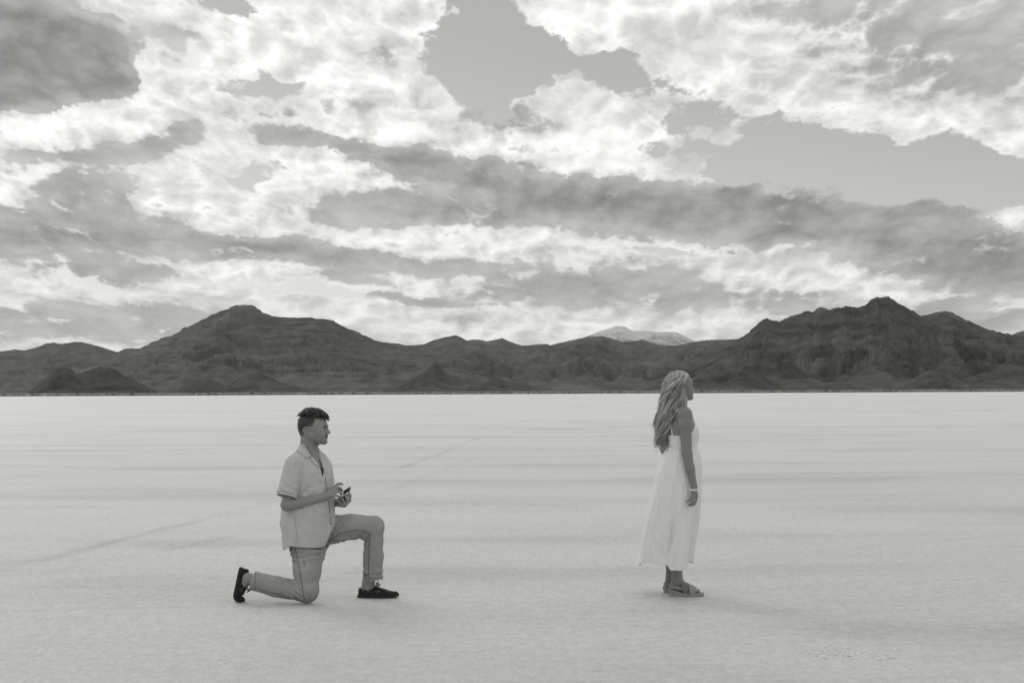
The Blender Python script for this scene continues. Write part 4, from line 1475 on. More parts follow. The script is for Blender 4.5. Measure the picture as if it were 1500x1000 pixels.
# sleeves
def sleeve(S, E, r0, r1, tcut, name='sleeve'):
    S = np.asarray(S); E = np.asarray(E)
    lo = np.minimum(S, E) - 0.11; hi = np.maximum(S, E) + 0.11
    f = Field(*[graded(lo[i], hi[i], 0.0042) for i in range(3)])
    D_ = (E - S); L = np.linalg.norm(D_); D_ /= L
    f.union(rcone(S - D_ * 0.0, S + D_ * L * 1.15, r0, r1 + (r1 - r0) * 0.15), 0)
    f.displace(lambda x, y, z: 0.0055 * perlin3(x * 11, y * 11, z * 5 + 9) + 0.003 * np.sin((z + 0.8 * x) * 110 + 3 * perlin3(x * 9, y * 9, z * 9)) * smooth01(-z, -S[2], -S[2] + 0.2))
    f.shell(0.012)
    f.keep(lambda x, y, z: (x - S[0]) * D_[0] + (y - S[1]) * D_[1] + (z - S[2]) * D_[2] - L * tcut, 0.002)
    v, q = largest(*f.mesh()); v = relax(v, q, 2, 0.4)
    o = part(name, v, q, M_SHIRT, man, MB)
    # turned hem
    R_ = frame(D_, (0.2, 0.9, 0.1)); a = np.linspace(0, 2 * np.pi, 49)
    cpt = S + D_ * (L * tcut - 0.022)
    ring = cpt + (r1 + 0.02) * (np.cos(a)[:, None] * R_[1] + np.sin(a)[:, None] * R_[2])
    P_, N_ = cling(bvh_of(v, q), ring, 0.0008)
    vv, qq = ribbon(P_, N_, 0.0035, 0.0012)
    so_ = part('hem_stitch', vv, qq, M_SEAM2, o, MB)
    so_.location = (0, 0, 0)
    return v, q, o


M_SEAM2 = cloth_material('shirt_seam', 0.26, var=0.2)
vS, qS, slv = sleeve(SH_R + np.array([-0.004, 0.004, 0.0]), pm(419.6, 727.3, 10.415), 0.074, 0.0775, 1.0)
# small button at the cuff of the sleeve
BVs = bvh_of(vS, qS)
sleeve(SH_L, pm(466, 728, 10.84), 0.064, 0.072, 1.0)
P_, N_ = cast(BVs, [pm(412.3, 721.5, 9.9)], ray(412.3, 721.5), 0.001)
v, q = disc(P_[0], N_[0], 0.0055, 0.003)
part('button', v, q, M_BUTTON, man, MB)


def sight(bv, pix, off):
    P_ = []; N_ = []
    for a, b in pix:
        p, n = cast(bv, [pm(a, b, 9.9)], ray(a, b), off)
        P_.append(p[0]); N_.append(n[0])
    return np.array(P_), np.array(N_)


def on_shirt(pix, off=0.003, bv=None):
    return sight(bv or BV_S, pix, off)


# collar: folded leaves lying open on the shoulders
def leaf(name, inner, outer, n=16, lift=0.006, far=False):
    i_ = smooth_path(inner, 6); o_ = smooth_path(outer, 6)
    u = np.linspace(0, 1, n)
    rs_ = lambda p: np.stack([np.interp(u, np.linspace(0, 1, len(p)), p[:, k]) for k in range(2)], -1)
    i_, o_ = rs_(i_), rs_(o_)
    rows = []
    for w_, off in ((0.0, lift * 0.5), (0.12, lift * 1.5), (0.45, lift * 1.25), (0.8, lift), (1.0, lift * 0.75)):
        P_, N_ = sight(BV_S, i_ * (1 - w_) + o_ * w_, off)
        rows.append(P_)
    rows = np.array(rows)
    for k in range(1, 5):                     # keep the leaf one smooth sheet
        rows[k] = 0.5 * rows[k] + 0.5 * (np.pad(rows[k], ((1, 1), (0, 0)), 'edge')[:-2] + np.pad(rows[k], ((1, 1), (0, 0)), 'edge')[2:]) / 2
    o = part(name, rows.reshape(-1, 3), grid_quads(5, n), M_SHIRT, man, MB)
    md_ = o.modifiers.new('thickness', 'SOLIDIFY'); md_.thickness = 0.0035; md_.offset = 0
    return o


leaf('collar', [(438.8, 650.0), (442.5, 654.2), (446.5, 659.0), (450.5, 664.0), (455.3, 669.3)], [(433.4, 658.0), (436.5, 661.0), (440.0, 664.0), (444.5, 668.2), (448.4, 671.8)])
leaf('lapel', [(456.2, 669.2), (461.5, 675.5), (468.6, 684.0), (473.2, 689.4), (476.0, 693.0)], [(453.6, 670.4), (456.4, 675.2), (464.2, 682.4), (470.5, 688.2), (475.6, 693.8)], lift=0.0055)
leaf('lapel', [(466.5, 667.0), (469.5, 675.0), (473.0, 684.0), (476.4, 693.0)], [(470.5, 666.0), (475.5, 674.5), (476.6, 684.0), (477.0, 693.0)], n=12, lift=0.0035)
# placket edge, pocket, side seam, buttons
pl = smooth_path([(476.5, 698), (477.5, 708), (478.8, 720), (481, 735), (483.5, 752), (484.5, 768)], 6)
P_, N_ = on_shirt(pl, 0.002)
v, q = ribbon(P_, N_, 0.004, 0.003)
part('placket', v, q, M_SEAM2, man, MB)
P_, N_ = on_shirt(smooth_path([(432, 756), (433, 770), (434.5, 784), (433, 795)], 6), 0.0006)
v, q = ribbon(P_, N_, 0.0028, 0.0010)
part('side_seam', v, q, M_SEAM2, man, MB)
for px, py in ((476.8, 702.5), (480.2, 729), (483.2, 753), (484.4, 766)):
    P_, N_ = on_shirt([(px, py)], 0.003)
    v, q = disc(P_[0], N_[0], 0.0055, 0.003)
    part('button', v, q, M_BUTTON if py < 760 else M_DARK, man, MB)
P_, N_ = on_shirt(smooth_path([(484.0, 701.5), (485.5, 701.2), (487.3, 701.6)], 5), 0.003)
v, q = ribbon(P_, N_, 0.006, 0.002)
part('pocket', v, q, M_SHIRT, man, MB)

# --- jeans
xs = graded(pm(366, 0)[0], pm(568, 0)[0], 0.0048); ys = graded(10.36, 10.92, 0.0052); zs = graded(-0.012, pm(0, 742)[2], 0.0050)
FJ = Field(xs, ys, zs)
FJ.union(loft(*(lambda a: (a[0], RT, a[1], a[2], 0 * a[2], a[3], a[4]))(lofted([(752, 424, 480, .17), (770, 424, 482, .165), (790, 425, 480, .165), (806, 428, 478, .15), (815, 431, 476, .11)]))), 0.0)
FJ.union(rcone(pm(450.5, 800, 10.56), pm(450, 836, 10.51), 0.127, 0.099), 0.04)
FJ.union(rcone(pm(450, 836, 10.505), pm(450, 864, 10.485), 0.098, 0.080), 0.03)
FJ.union(ell(pm(450.5, 865, 10.475), (0.078, 0.082, 0.085)), 0.02)
FJ.union(rcone(pm(444, 866.5, 10.49), pm(404, 858.5, 10.525), 0.074, 0.073), 0.02)
FJ.union(rcone(pm(404, 858.5, 10.525), pm(366, 848.5, 10.565), 0.073, 0.069), 0.02)
FJ.union(rcone(pm(470, 777, 10.71), pm(512, 771.3, 10.755), 0.118, 0.094), 0.04)
FJ.union(rcone(pm(512, 771.3, 10.755), pm(546, 771.5, 10.79), 0.094, 0.080), 0.03)
FJ.union(ell(pm(549.3, 772, 10.79), (0.072, 0.078, 0.075)), 0.03)
FJ.union(rcone(pm(547.5, 778, 10.79), pm(546.6, 815, 10.79), 0.076, 0.073), 0.015)
FJ.union(rcone(pm(546.6, 815, 10.79), pm(546.2, 854, 10.79), 0.073, 0.079), 0.02)
kb_r = pm(437, 868, 10.48); kb_l = pm(535, 787, 10.78)


def jfolds(x, y, z):
    d = 0.0060 * perlin3(x * 9, y * 9, z * 9) + 0.0036 * perlin3(x * 22, y * 22, z * 22)
    nz_ = perlin3(x * 10 + 4, y * 10, z * 10)
    r1 = np.exp(-(((x - kb_r[0]) ** 2 + (z - kb_r[2]) ** 2) / 0.055 ** 2))
    d += 0.0065 * r1 * np.sin(((x - kb_r[0]) * 0.6 + (z - kb_r[2]) * 1.0) * 150 + 3 * nz_)
    r2 = np.exp(-(((x - kb_l[0]) ** 2 + (z - kb_l[2]) ** 2) / 0.060 ** 2))
    d += 0.0085 * r2 * np.sin(((x - kb_l[0]) * 0.8 - (z - kb_l[2]) * 0.8) * 125 + 3 * nz_)
    # whiskers fanning from the crotch and hip
    c = pm(484, 789, 10.6)
    r3 = np.exp(-(((x - c[0]) ** 2 + (z - c[2]) ** 2) / 0.13 ** 2))
    an = np.arctan2(z - c[2], x - c[0])
    d += 0.0070 * r3 * np.sin(an * 17 + 2 * nz_)
    c2 = pm(455, 812, 10.5)
    r4 = np.exp(-((z - c2[2]) / 0.055) ** 2) * (x < pm(480, 0)[0])
    d += 0.0055 * r4 * np.sin((z - 0.18 * x) * 165 + 2.5 * nz_)
    # stacking above the hems
    r5 = np.exp(-((z - pm(546, 838, 10.79)[2]) / 0.05) ** 2) * (x > pm(520, 0)[0])
    d += 0.0042 * r5 * np.sin(z * 150 + 2.5 * nz_)
    return d


FJ.displace(jfolds)
# the shirt hangs outside the jeans
_sh = loft(so, RT, st_, scx, 0 * scx, srx - 0.020, sry - 0.020)[0]
FJ.keep(lambda x, y, z: np.where((z > np.interp(x, hx, hzv) - 0.012) & (y < 10.60), _sh(x, y, z), -1.0), 0.003)
# open hems
hl_c = pm(546.2, 849.3, 10.79)
FJ.cut(((lambda x, y, z: np.maximum(z - (hl_c[2] - 0.11 * (x - hl_c[0]) * -1.0) + 0 * y, pm(520, 0)[0] - x)), hl_c - 0.1 - np.array([0, 0, .05]), hl_c + np.array([0.1, 0.1, 0.0])), 0.002)
FJ.cut(rcone(hl_c + np.array([0, 0, 0.035]), hl_c - np.array([0, 0, 0.06]), 0.069, 0.072), 0.002)
hr_c = pm(371.2, 849.8, 10.56); ax_r = pm(404, 858.5, 10.525) - hr_c; ax_r /= np.linalg.norm(ax_r)
FJ.cut(((lambda x, y, z: (x - hr_c[0]) * ax_r[0] + (y - hr_c[1]) * ax_r[1] + (z - hr_c[2]) * ax_r[2]), hr_c - 0.12, hr_c + 0.12), 0.002)
FJ.cut(rcone(hr_c - ax_r * 0.05, hr_c + ax_r * 0.035, 0.063, 0.060), 0.002)
FJ.f = np.maximum(FJ.f, (-0.001 - FJ.z)[None, None, :])
V, Q = largest(*FJ.mesh())
V = relax(V, Q, 1, 0.4)
BV_J = bvh_of(V, Q)
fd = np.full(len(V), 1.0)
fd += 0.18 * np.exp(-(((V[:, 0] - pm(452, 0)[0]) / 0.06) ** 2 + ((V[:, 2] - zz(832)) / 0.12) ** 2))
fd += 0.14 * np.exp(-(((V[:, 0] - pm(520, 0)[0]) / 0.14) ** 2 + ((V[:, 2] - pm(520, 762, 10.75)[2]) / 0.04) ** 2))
fd -= 0.16 * smooth01(jfolds(V[:, 0], V[:, 1], V[:, 2]), 0.002, 0.008)  # not denim fade: fold shade put into the colour, creases darkened
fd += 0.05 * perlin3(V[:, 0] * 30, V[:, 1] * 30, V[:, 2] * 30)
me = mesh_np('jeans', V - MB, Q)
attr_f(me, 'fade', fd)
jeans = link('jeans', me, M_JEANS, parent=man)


def jseam(name, pix, w=0.005, Yst=10.2, off=0.0006, th=0.0012, n=10):
    P_, N_ = sight(BV_J, smooth_path(pix, n), off)
    v, q = ribbon(P_, N_, w, th)
    return part(name, v, q, M_SEAM, jeans, MB)


jseam('outseam', [(432.5, 800), (435, 815), (438.5, 833), (441.5, 850), (444, 866), (446, 878)], 0.0050)
jseam('outseam', [(445.5, 878), (438, 877.5), (425, 875), (410, 870.5), (395, 866.5), (378, 862)], 0.004)
jseam('inseam', [(541.5, 786), (540.5, 800), (540.2, 815), (540.0, 830), (540.5, 847)], 0.0048)
jseam('inseam', [(480, 795), (490, 786), (502, 780), (515, 777), (530, 777), (539, 780), (543, 785)], 0.005)
jseam('hem_stitch', [(533, 845.3), (540, 846.2), (548, 846.0), (560.5, 844.4)], 0.003)
jseam('hem_stitch', [(374.2, 838), (373.6, 846), (373.2, 854), (373.8, 862)], 0.003)
jseam('pocket', [(489.5, 757), (487, 765), (484.8, 775)], 0.005)
jseam('pocket', [(425.5, 806), (428, 820), (433, 822)], 0.004)


# --- boat shoes
def boat_shoe():
    L = 0.300
    xq = np.array([0, 0.015, 0.04, 0.09, 0.14, 0.19, 0.225, 0.26, 0.285, 0.30])
    wd = np.array([0.016, 0.030, 0.036, 0.038, 0.043, 0.050, 0.050, 0.043, 0.030, 0.010])
    tp = np.array([0.066, 0.078, 0.082, 0.074, 0.078, 0.068, 0.054, 0.047, 0.042, 0.026])
    RX = np.array([[0, 1, 0], [0, 0, 1], [1, 0, 0]], float)
    f = Field(graded(-0.012, 0.315, 0.0026), graded(-0.06, 0.06, 0.0026), graded(-0.004, 0.10, 0.0026))
    f.union(loft((0, 0, 0), RX, xq, 0 * xq, np.full(10, 0.018), wd, tp - 0.018, 2.4), 0.0)
    f.union(rcone((0.285, 0, 0.027), (0.290, 0, 0.027), 0.016, 0.013), 0.02)
    f.cut(ell((0.066, 0, 0.092), (0.066, 0.0305, 0.034)), 0.004)
    f.cut(ell((0.066, 0, 0.070), (0.056, 0.030, 0.032)), 0.004)
    f.keep(lambda x, y, z: 0.016 - z + 0 * x + 0 * y, 0.002)
    # moccasin ridge round the toe
    f.displace(lambda x, y, z: -0.0022 * np.exp(-((np.abs(y) - np.interp(x, [0.15, 0.19, 0.26, 0.285], [0.026, 0.033, 0.029, 0.012])) / 0.004) ** 2) * smooth01(x, 0.14, 0.17) * (z > 0.03) + 0.0006 * perlin3(x * 80, y * 80, z * 80))
    up = f.mesh()
    g = Field(graded(-0.012, 0.318, 0.0026), graded(-0.062, 0.062, 0.0030), graded(-0.006, 0.03, 0.0024))
    ws = wd + 0.006
    sole = lambda x, y, z: np.maximum(np.maximum(np.abs(y) - np.interp(x, xq, ws), np.abs(z - 0.0115 - 0.010 * smooth01(x, 0.235, 0.31)) - 0.0115), np.maximum(-0.006 - x, x - 0.306))
    g.union((sole, (-0.006, -0.06, -0.004), (0.306, 0.06, 0.03)), 0.0)
    g.displace(lambda x, y, z: 0.0012 * np.exp(-((z - 0.013) / 0.0022) ** 2))
    sl = g.mesh()
    tubes = []
    # lace along the topline, tongue roll and a bow
    for sd in (-1, 1):
        tubes.append((smooth_path([(0.118, sd * 0.030, 0.072), (0.130, sd * 0.018, 0.083), (0.140, sd * 0.006, 0.087)], 5), 0.0028))
        tubes.append((smooth_path([(0.150, sd * 0.024, 0.074), (0.148, sd * 0.012, 0.083), (0.142, 0, 0.088)], 5), 0.0028))
        tubes.append((smooth_path([(0.142, 0, 0.088), (0.136, sd * 0.020, 0.108), (0.148, sd * 0.030, 0.112), (0.152, sd * 0.016, 0.098), (0.143, 0, 0.089)], 5), 0.0030))
        tubes.append((smooth_path([(0.142, 0, 0.089), (0.156, sd * 0.012, 0.100), (0.164, sd * 0.022, 0.086)], 5), 0.0026))
    lc = join_arrays(*[tube_arrays(p[None], np.full((1, len(p)), r), 6) for p, r in tubes])
    ey = []
    BVu = bvh_of(*up)
    for sd in (-1, 1):
        for x, z in ((0.030, 0.066), (0.078, 0.056), (0.104, 0.052), (0.150, 0.046), (0.136, 0.062), (0.160, 0.064)):
            P_, N_ = cling(BVu, [(x, sd * 0.06, z)], 0.0003)
            ey.append((P_[0], N_[0]))
    return up, sl, lc, ey


SHOE = boat_shoe()


def place_shoe(xf, label=None):
    up, sl, lc, ey = SHOE
    v = xf(up[0])
    s = part('shoe', v, up[1], M_SHOE, man, MB)
    part('sole', xf(sl[0]), sl[1], M_SOLE, s, MB)
    part('lace', xf(lc[0]), lc[1], M_DARK, s, MB)
    for p, n in ey:
        p2 = xf(np.array([p]))[0]; n2 = xf(np.array([p + n * 0.002]))[0] - p2
        v, q = disc(p2, n2, 0.0030, 0.0012, 8)
        part('eyelet', v, q, M_METAL, s, MB)
    return s


lo = pm(525.2, 873, 10.78)
yaw = math.radians(-4)


def xf_left(P):
    P = np.asarray(P)
    return np.stack([lo[0] + P[:, 0] * math.cos(yaw) - P[:, 1] * math.sin(yaw), lo[1] + P[:, 0] * math.sin(yaw) + P[:, 1] * math.cos(yaw), P[:, 2] + 0.0005], -1)


place_shoe(xf_left)
hr = pm(351.0, 827.0, 10.575)           # heel of the trailing shoe, sole side
tr_ = math.radians(-101)                # foot axis points down and a little back


def xf_right(P):
    P = np.asarray(P, float).copy()
    # toes bent up against the ground
    x0, bend, blen = 0.190, math.radians(104), 0.100
    s = np.clip((P[:, 0] - x0) / blen, 0, 1)
    R0 = blen / bend
    zc = R0 + 0.004
    th = s * bend
    over = np.maximum(P[:, 0] - x0 - blen, 0)
    r = zc - P[:, 2]
    r = np.sign(r) * np.maximum(np.abs(r), 0.004)
    nx = np.where(P[:, 0] > x0, x0 + r * np.sin(th) + over * np.cos(th), P[:, 0])
    nz = np.where(P[:, 0] > x0, zc - r * np.cos(th) + over * np.sin(th), P[:, 2])
    c, s_ = math.cos(tr_), math.sin(tr_)
    wx = nx * c - nz * s_
    wz = nx * s_ + nz * c
    return np.stack([hr[0] + wx, hr[1] - 0.0 + P[:, 1], hr[2] + wz], -1)


_low = xf_right(SHOE[1][0])[:, 2].min()
hr[2] += 0.002 - _low
place_shoe(xf_right)

# --- open ring box in his hands
bc = pm(502.5, 731.0, 10.565)
RB = frame((0.93, -0.25, 0.20), (-0.18, -0.1, 0.97))
ring = empty('ring_box', bc, 'small open black ring box cupped in the kneeling person\'s hands', 'ring box')
f = Field(*[graded(bc[i] - 0.06, bc[i] + 0.06, 0.002) for i in range(3)])
f.union(rbox(bc, (0.030, 0.028, 0.021), RB, 0.006), 0)
f.union(rbox(bc - RB[2] * 0.024, (0.026, 0.024, 0.012), RB, 0.005), 0.004)
f.cut(rbox(bc + RB[2] * 0.020, (0.024, 0.022, 0.014), RB, 0.003), 0.002)
v, q = f.mesh(); part('base', v, q, M_DARK, ring, bc)
f = Field(*[graded(bc[i] - 0.06, bc[i] + 0.06, 0.002) for i in range(3)])
f.union(rbox(bc + RB[2] * 0.008, (0.0235, 0.0215, 0.008), RB, 0.004), 0)
f.cut(rbox(bc + RB[2] * 0.016, (0.002, 0.014, 0.008), RB, 0.001), 0.001)
v, q = f.mesh(); part('cushion', v, q, plain_material('velvet', 0.05, rough=0.95, spec=0.05), ring, bc)
lcn = pm(508.6, 717.6, 10.575)
RL = frame((0.80, -0.15, 0.55), (-0.5, -0.1, 0.8))
f = Field(*[graded(lcn[i] - 0.06, lcn[i] + 0.06, 0.002) for i in range(3)])
f.union(rbox(lcn, (0.028, 0.028, 0.012), RL, 0.006), 0)
f.cut(rbox(lcn - RL[2] * 0.010, (0.023, 0.023, 0.012), RL, 0.004), 0.002)
v, q = f.mesh(); part('lid', v, q, M_DARK, ring, bc)
hp = np.array([bc + RB[0] * 0.029 + RB[2] * 0.014, 0.5 * (bc + RB[0] * 0.029 + RB[2] * 0.014 + lcn - RL[0] * 0.02), lcn - RL[0] * 0.018 + RL[2] * -0.006])
v, q = tube_arrays(smooth_path(hp, 5)[None], 0.006, 6); part('hinge', v, q, M_DARK, ring, bc)
tor = []
for a in np.linspace(0, 2 * np.pi, 25):
    tor.append(bc + RB[2] * (0.021 + 0.0095 * math.sin(a)) + RB[1] * 0.0095 * math.cos(a))
v, q = tube_arrays(np.array(tor)[None], 0.0012, 6); part('ring', v, q, M_METAL, ring, bc)
v, q = disc(bc + RB[2] * 0.031, RB[2], 0.003, 0.003, 8); part('stone', v, q, M_BUTTON, ring, bc)
# ------------------------------------------------------------------ the standing woman
WY = 10.81


def pw(px, py, Y=WY):
    return at(px, py, Y)


WB = pw(998, 869, 10.85); WB[2] = 0.0
woman = empty('person', WB, 'standing person with long wavy fair hair in a white strappy midi dress and sandals', 'person')
M_SKIN_W = skin_material('bronzed_skin', 0.18)
M_DRESS = cloth_material('white_cotton', 0.90, var=0.04, trans=0.25, wrinkle=0.5, toned=0.5)
M_STRAP = cloth_material('white_strap', 0.80, var=0.03, toned=0.5)
M_HAIR_W = attr_material('fair_hair', rough=0.42, spec=0.5, toned=1.3)
M_SANDAL = plain_material('sandal_leather', 0.27, rough=0.7, spec=0.3)
M_SANDAL_D = plain_material('sandal_strap_dark', 0.15, rough=0.65, spec=0.3)
M_BRACE = plain_material('white_beads', 0.75, rough=0.3, spec=0.5, toned=0.5)

PH = math.radians(18)
RW = frame((math.cos(PH), math.sin(PH), 0))
HW_O = pw(995.6, 558.6, 10.83); HW_R = head_frame(math.radians(7), math.radians(3)); HS = 0.862

xs = graded(pw(952, 0)[0], pw(1034, 0)[0], 0.0052, [(pw(968, 0)[0], pw(1028, 0)[0], 0.0030)])
ys = graded(10.52, 11.10, 0.0058, [(10.60, 10.93, 0.0032)])
zs = graded(-0.005, 1.71, 0.0062, [(1.42, 1.71, 0.0024), (0.72, 0.90, 0.0030), (0.0, 0.25, 0.004)])
F = Field(xs, ys, zs)
sculpt_head(F, HW_O, HW_R, HS, female=True)
F.union(rcone(pw(994, 602, 10.82), pw(996, 578, 10.825), 0.052, 0.047), 0.03)


def wlofted(levels, o_px=997.0, ext=0.0):
    o = pw(o_px, 700); o[2] = 0
    t = []; cx = []; rx = []; ry = []
    for (y, L, R_, b) in sorted(levels, key=lambda q: -q[0]):
        a0 = pw(L, y); a1 = pw(R_, y)
        half = (a1[0] - a0[0]) / 2; mid = (a1[0] + a0[0]) / 2
        a = math.sqrt(max(half ** 2 - (b * math.sin(PH)) ** 2, 0.04 ** 2)) / math.cos(PH)
        t.append(pw(998, y)[2]); cx.append((mid - o[0]) / math.cos(PH)); rx.append(a + ext); ry.append(b + ext)
    return o, np.array(t), np.array(cx), np.array(rx), np.array(ry)


WT = [(598, 988, 1003, .07), (604, 983, 1010, .125), (612, 980, 1014, .150), (622, 977.5, 1016, .150), (637, 976, 1018.5, .140), (648, 979, 1016.5, .124), (660, 981, 1016, .118), (680, 978, 1018, .135), (706, 975, 1019, .160), (725, 976, 1018, .158)]
o, t_, cx_, rx_, ry_ = wlofted(WT)
F.union(loft(o, RW, t_, cx_, 0 * cx_, rx_, ry_), 0.03)
for sd, px in ((-1, 1013.0), (1, 1010.5)):
    c = pw(px, 633, 10.775 if sd < 0 else 10.90)
    F.union(ell(c, (0.046, 0.052, 0.056)), 0.04)
SR = pw(1003.3, 606.5, 10.665); SL = pw(985, 607, 10.97)
F.union(rcone(pw(996, 602, 10.80), SR, 0.050, 0.050), 0.045)
F.union(rcone(pw(991, 602, 10.86), SL, 0.050, 0.046), 0.045)
ER = pw(1006.3, 664, 10.615); WR = pw(1017.0, 714, 10.575)
chain(F, [SR, pw(1003.8, 622, 10.644), ER], [0.047, 0.0465, 0.0375], 0.03)
chain(F, [ER, pw(1010.8, 686, 10.595), WR], [0.0375, 0.0340, 0.0245], 0.02)
EL = pw(974.5, 657, 11.0); WL = pw(985, 702, 11.0)
chain(F, [SL, EL, WL], [0.046, 0.037, 0.025], 0.02)
F.union(ell(pw(988, 714, 11.0), (0.022, 0.03, 0.045)), 0.02)
# her right hand hangs relaxed, fingers curling back
H3 = lambda *q: [pw(a, b, c) for a, b, c in q]
F.union(ell(pw(1017.2, 722.5, 10.572), (0.0255, 0.0165, 0.042), frame((0.96, -0.20, 0.22))), 0.02)
fr = 0.0078
chain(F, H3((1019.5, 727, 10.578), (1019.6, 734.0, 10.568), (1016.5, 738.8, 10.564), (1013.0, 739.6, 10.566)), [0.0095, fr, 0.0074, 0.006], 0.005, 0.012)
chain(F, H3((1017.5, 728, 10.570), (1016.6, 735.0, 10.554), (1013.4, 739.6, 10.552), (1009.8, 740.4, 10.556)), [0.0095, fr, 0.0074, 0.006], 0.005, 0.012)
chain(F, H3((1015.2, 728, 10.564), (1013.6, 734.6, 10.548), (1010.4, 738.3, 10.547), (1007.4, 738.2, 10.552)), [0.0095, fr, 0.0072, 0.0058], 0.005, 0.012)
chain(F, H3((1013.0, 726.5, 10.562), (1010.6, 731.5, 10.548), (1007.8, 733.6, 10.548), (1005.4, 733.0, 10.552)), [0.0088, 0.0068, 0.0062, 0.0052], 0.005, 0.012)
chain(F, H3((1018, 718, 10.588), (1021.0, 726, 10.596), (1020.0, 733, 10.596)), [0.0115, 0.0088, 0.0066], 0.006, 0.014)
# legs and feet
for (hip, knee, ank, heel, ball, toe) in (
        (pw(996, 725, 10.78), pw(995, 790, 10.80), pw(991.8, 848, 10.805), pw(986.5, 861.0, 10.805), pw(1014, 863.5, 10.79), pw(1022, 864.3, 10.785)),
        (pw(990, 725, 10.93), pw(987, 790, 10.95), pw(983.3, 846, 10.955), pw(978, 858.8, 10.955), pw(1006, 860.6, 10.945), pw(1013, 861.4, 10.94))):
    chain(F, [hip, knee], [0.085, 0.055], 0.03)
    chain(F, [knee, pw(0, 0)[0] * 0 + knee + (ank - knee) * 0.30 + np.array([-0.012, 0, 0]), ank], [0.052, 0.054, 0.0365], 0.03)
    F.union(rcone(ank, heel, 0.037, 0.028), 0.03)
    F.union(rcone(ank + np.array([0.012, 0, -0.03]), ball, 0.034, 0.020), 0.03)
    F.union(rcone(heel, ball, 0.028, 0.020), 0.02)
    for k, (dy, dx) in enumerate(((-0.030, -0.016), (-0.015, -0.004), (0.0, 0.004), (0.015, 0.010), (0.031, 0.010))):
        b0 = ball + np.array([0.0, dy * 0.9, 0.0]); t0 = toe + np.array([dx, dy, -0.004])
        F.union(rcone(b0, t0, 0.013, 0.0095 if k < 4 else 0.012), 0.012)
F.displace(lambda x, y, z: 0.0006 * perlin3(x * 40, y * 40, z * 40))
V, Q = F.mesh()
V = relax(V, Q, 1, 0.35)
BV_W = bvh_of(V, Q)
hl = head_local(HW_O, HW_R, HS, V)
tone = np.ones(len(V))
lips = np.exp(-(((hl[:, 2] + 0.118) / 0.011) ** 2 + (hl[:, 1] / 0.021) ** 2)) * (hl[:, 0] > 0.095)
tone *= 1 - 0.40 * lips
me = mesh_np('body', V - WB, Q)
attr_f(me, 'tone', tone)
link('body', me, M_SKIN_W, parent=woman)
GW = lambda x, y, z: HW_O + HS * (x * HW_R[0] + y * HW_R[1] + z * HW_R[2])
for sd in (-1, 1):
    FE = Field(*[graded(c - 0.018, c + 0.018, 0.0011) for c in GW(0.086, sd * 0.034, -0.052)])
    FE.union(ell(GW(0.0850, sd * 0.0335, -0.0515), np.array((0.0135, 0.0135, 0.0070)) * HS, HW_R), 0)
    v, q = FE.mesh()
    part('eye', v, q, M_DARK, woman, WB)
    pts = [GW(0.112, sd * 0.014, -0.034), GW(0.112, sd * 0.026, -0.026), GW(0.106, sd * 0.040, -0.026), GW(0.096, sd * 0.052, -0.034)]
    P_, N_ = cling(BV_W, smooth_path(pts, 6), 0.0004)
    v, q = ribbon(P_, N_, np.interp(np.arange(len(P_)), [0, 6, len(P_) - 1], [0.005, 0.006, 0.002]), 0.0015)
    me = mesh_np('eyebrow', v - WB, q); attr_f(me, 'shade', np.full(len(v), 0.05)); link('eyebrow', me, M_HAIR_W, parent=woman)
    lash = []
    for k in range(12):
        y0 = sd * (0.022 + 0.024 * k / 11)
        a = np.array(GW(0.099 - 0.25 * (abs(y0) - 0.022), y0, -0.0465)); b_ = a + HS * (0.011 * HW_R[0] + sd * 0.004 * HW_R[1] + 0.003 * HW_R[2])
        lash.append([a, 0.5 * (a + b_) - 0.001 * HW_R[2], b_])
    v, q = tube_arrays(np.array(lash), np.array([[0.0010, 0.0008, 0.0003]] * 12), 4)
    me = mesh_np('eyelash', v - WB, q); attr_f(me, 'shade', np.full(len(v), 0.015)); link('eyelash', me, M_HAIR_W, parent=woman)

# --- dress: fitted bodice
BT = [(633, 975.3, 1019.5, .146), (637, 975.0, 1020, .146), (642, 975.8, 1020.3, .143), (648, 976.3, 1020.2, .140), (656, 977.2, 1020.5, .137), (664, 978, 1020, .136)]
bo, bt, bcx, brx, bry = wlofted(BT)
xs = graded(pw(968, 0)[0], pw(1030, 0)[0], 0.0032); ys = graded(10.58, 11.06, 0.0040); zs = graded(pw(998, 662)[2], pw(998, 606)[2], 0.0036)
FB = Field(xs, ys, zs)
LT = [(608, 984, 1012, .12)] + BT
bo, bt, bcx, brx, bry = wlofted(LT)
FB.union(loft(bo, RW, bt, bcx, 0 * bcx, brx, bry), 0)
for sd, px in ((-1, 1014.0), (1, 1011.5)):
    FB.union(ell(pw(px, 634.0, 10.775 if sd < 0 else 10.90), (0.050, 0.056, 0.062)), 0.045)
FB.displace(lambda x, y, z: 0.0018 * perlin3(x * 26, y * 26, z * 20))
FB.shell(0.010)


def neckline(x, y, z):
    f = (x - bo[0]) * RW[0, 0] + (y - bo[1]) * RW[0, 1]; l = (x - bo[0]) * RW[1, 0] + (y - bo[1]) * RW[1, 1]
    f, l = np.broadcast_arrays(f, l)
    back = pw(998, 637.2)[2]; frontz = pw(998, 621)[2]; mid = pw(998, 627)[2]
    top = back + (frontz - back) * smooth01(f, 0.0, 0.085)
    top = top - (frontz - mid) * smooth01(f, 0.06, 0.1) * np.exp(-(l / 0.035) ** 2)
    return z - top


FB.keep(neckline, 0.002)
v, q = FB.mesh(); v = relax(v, q, 2, 0.4)
BV_B = bvh_of(v, q)
dress_o = part('dress', v, q, M_DRESS, woman, WB)
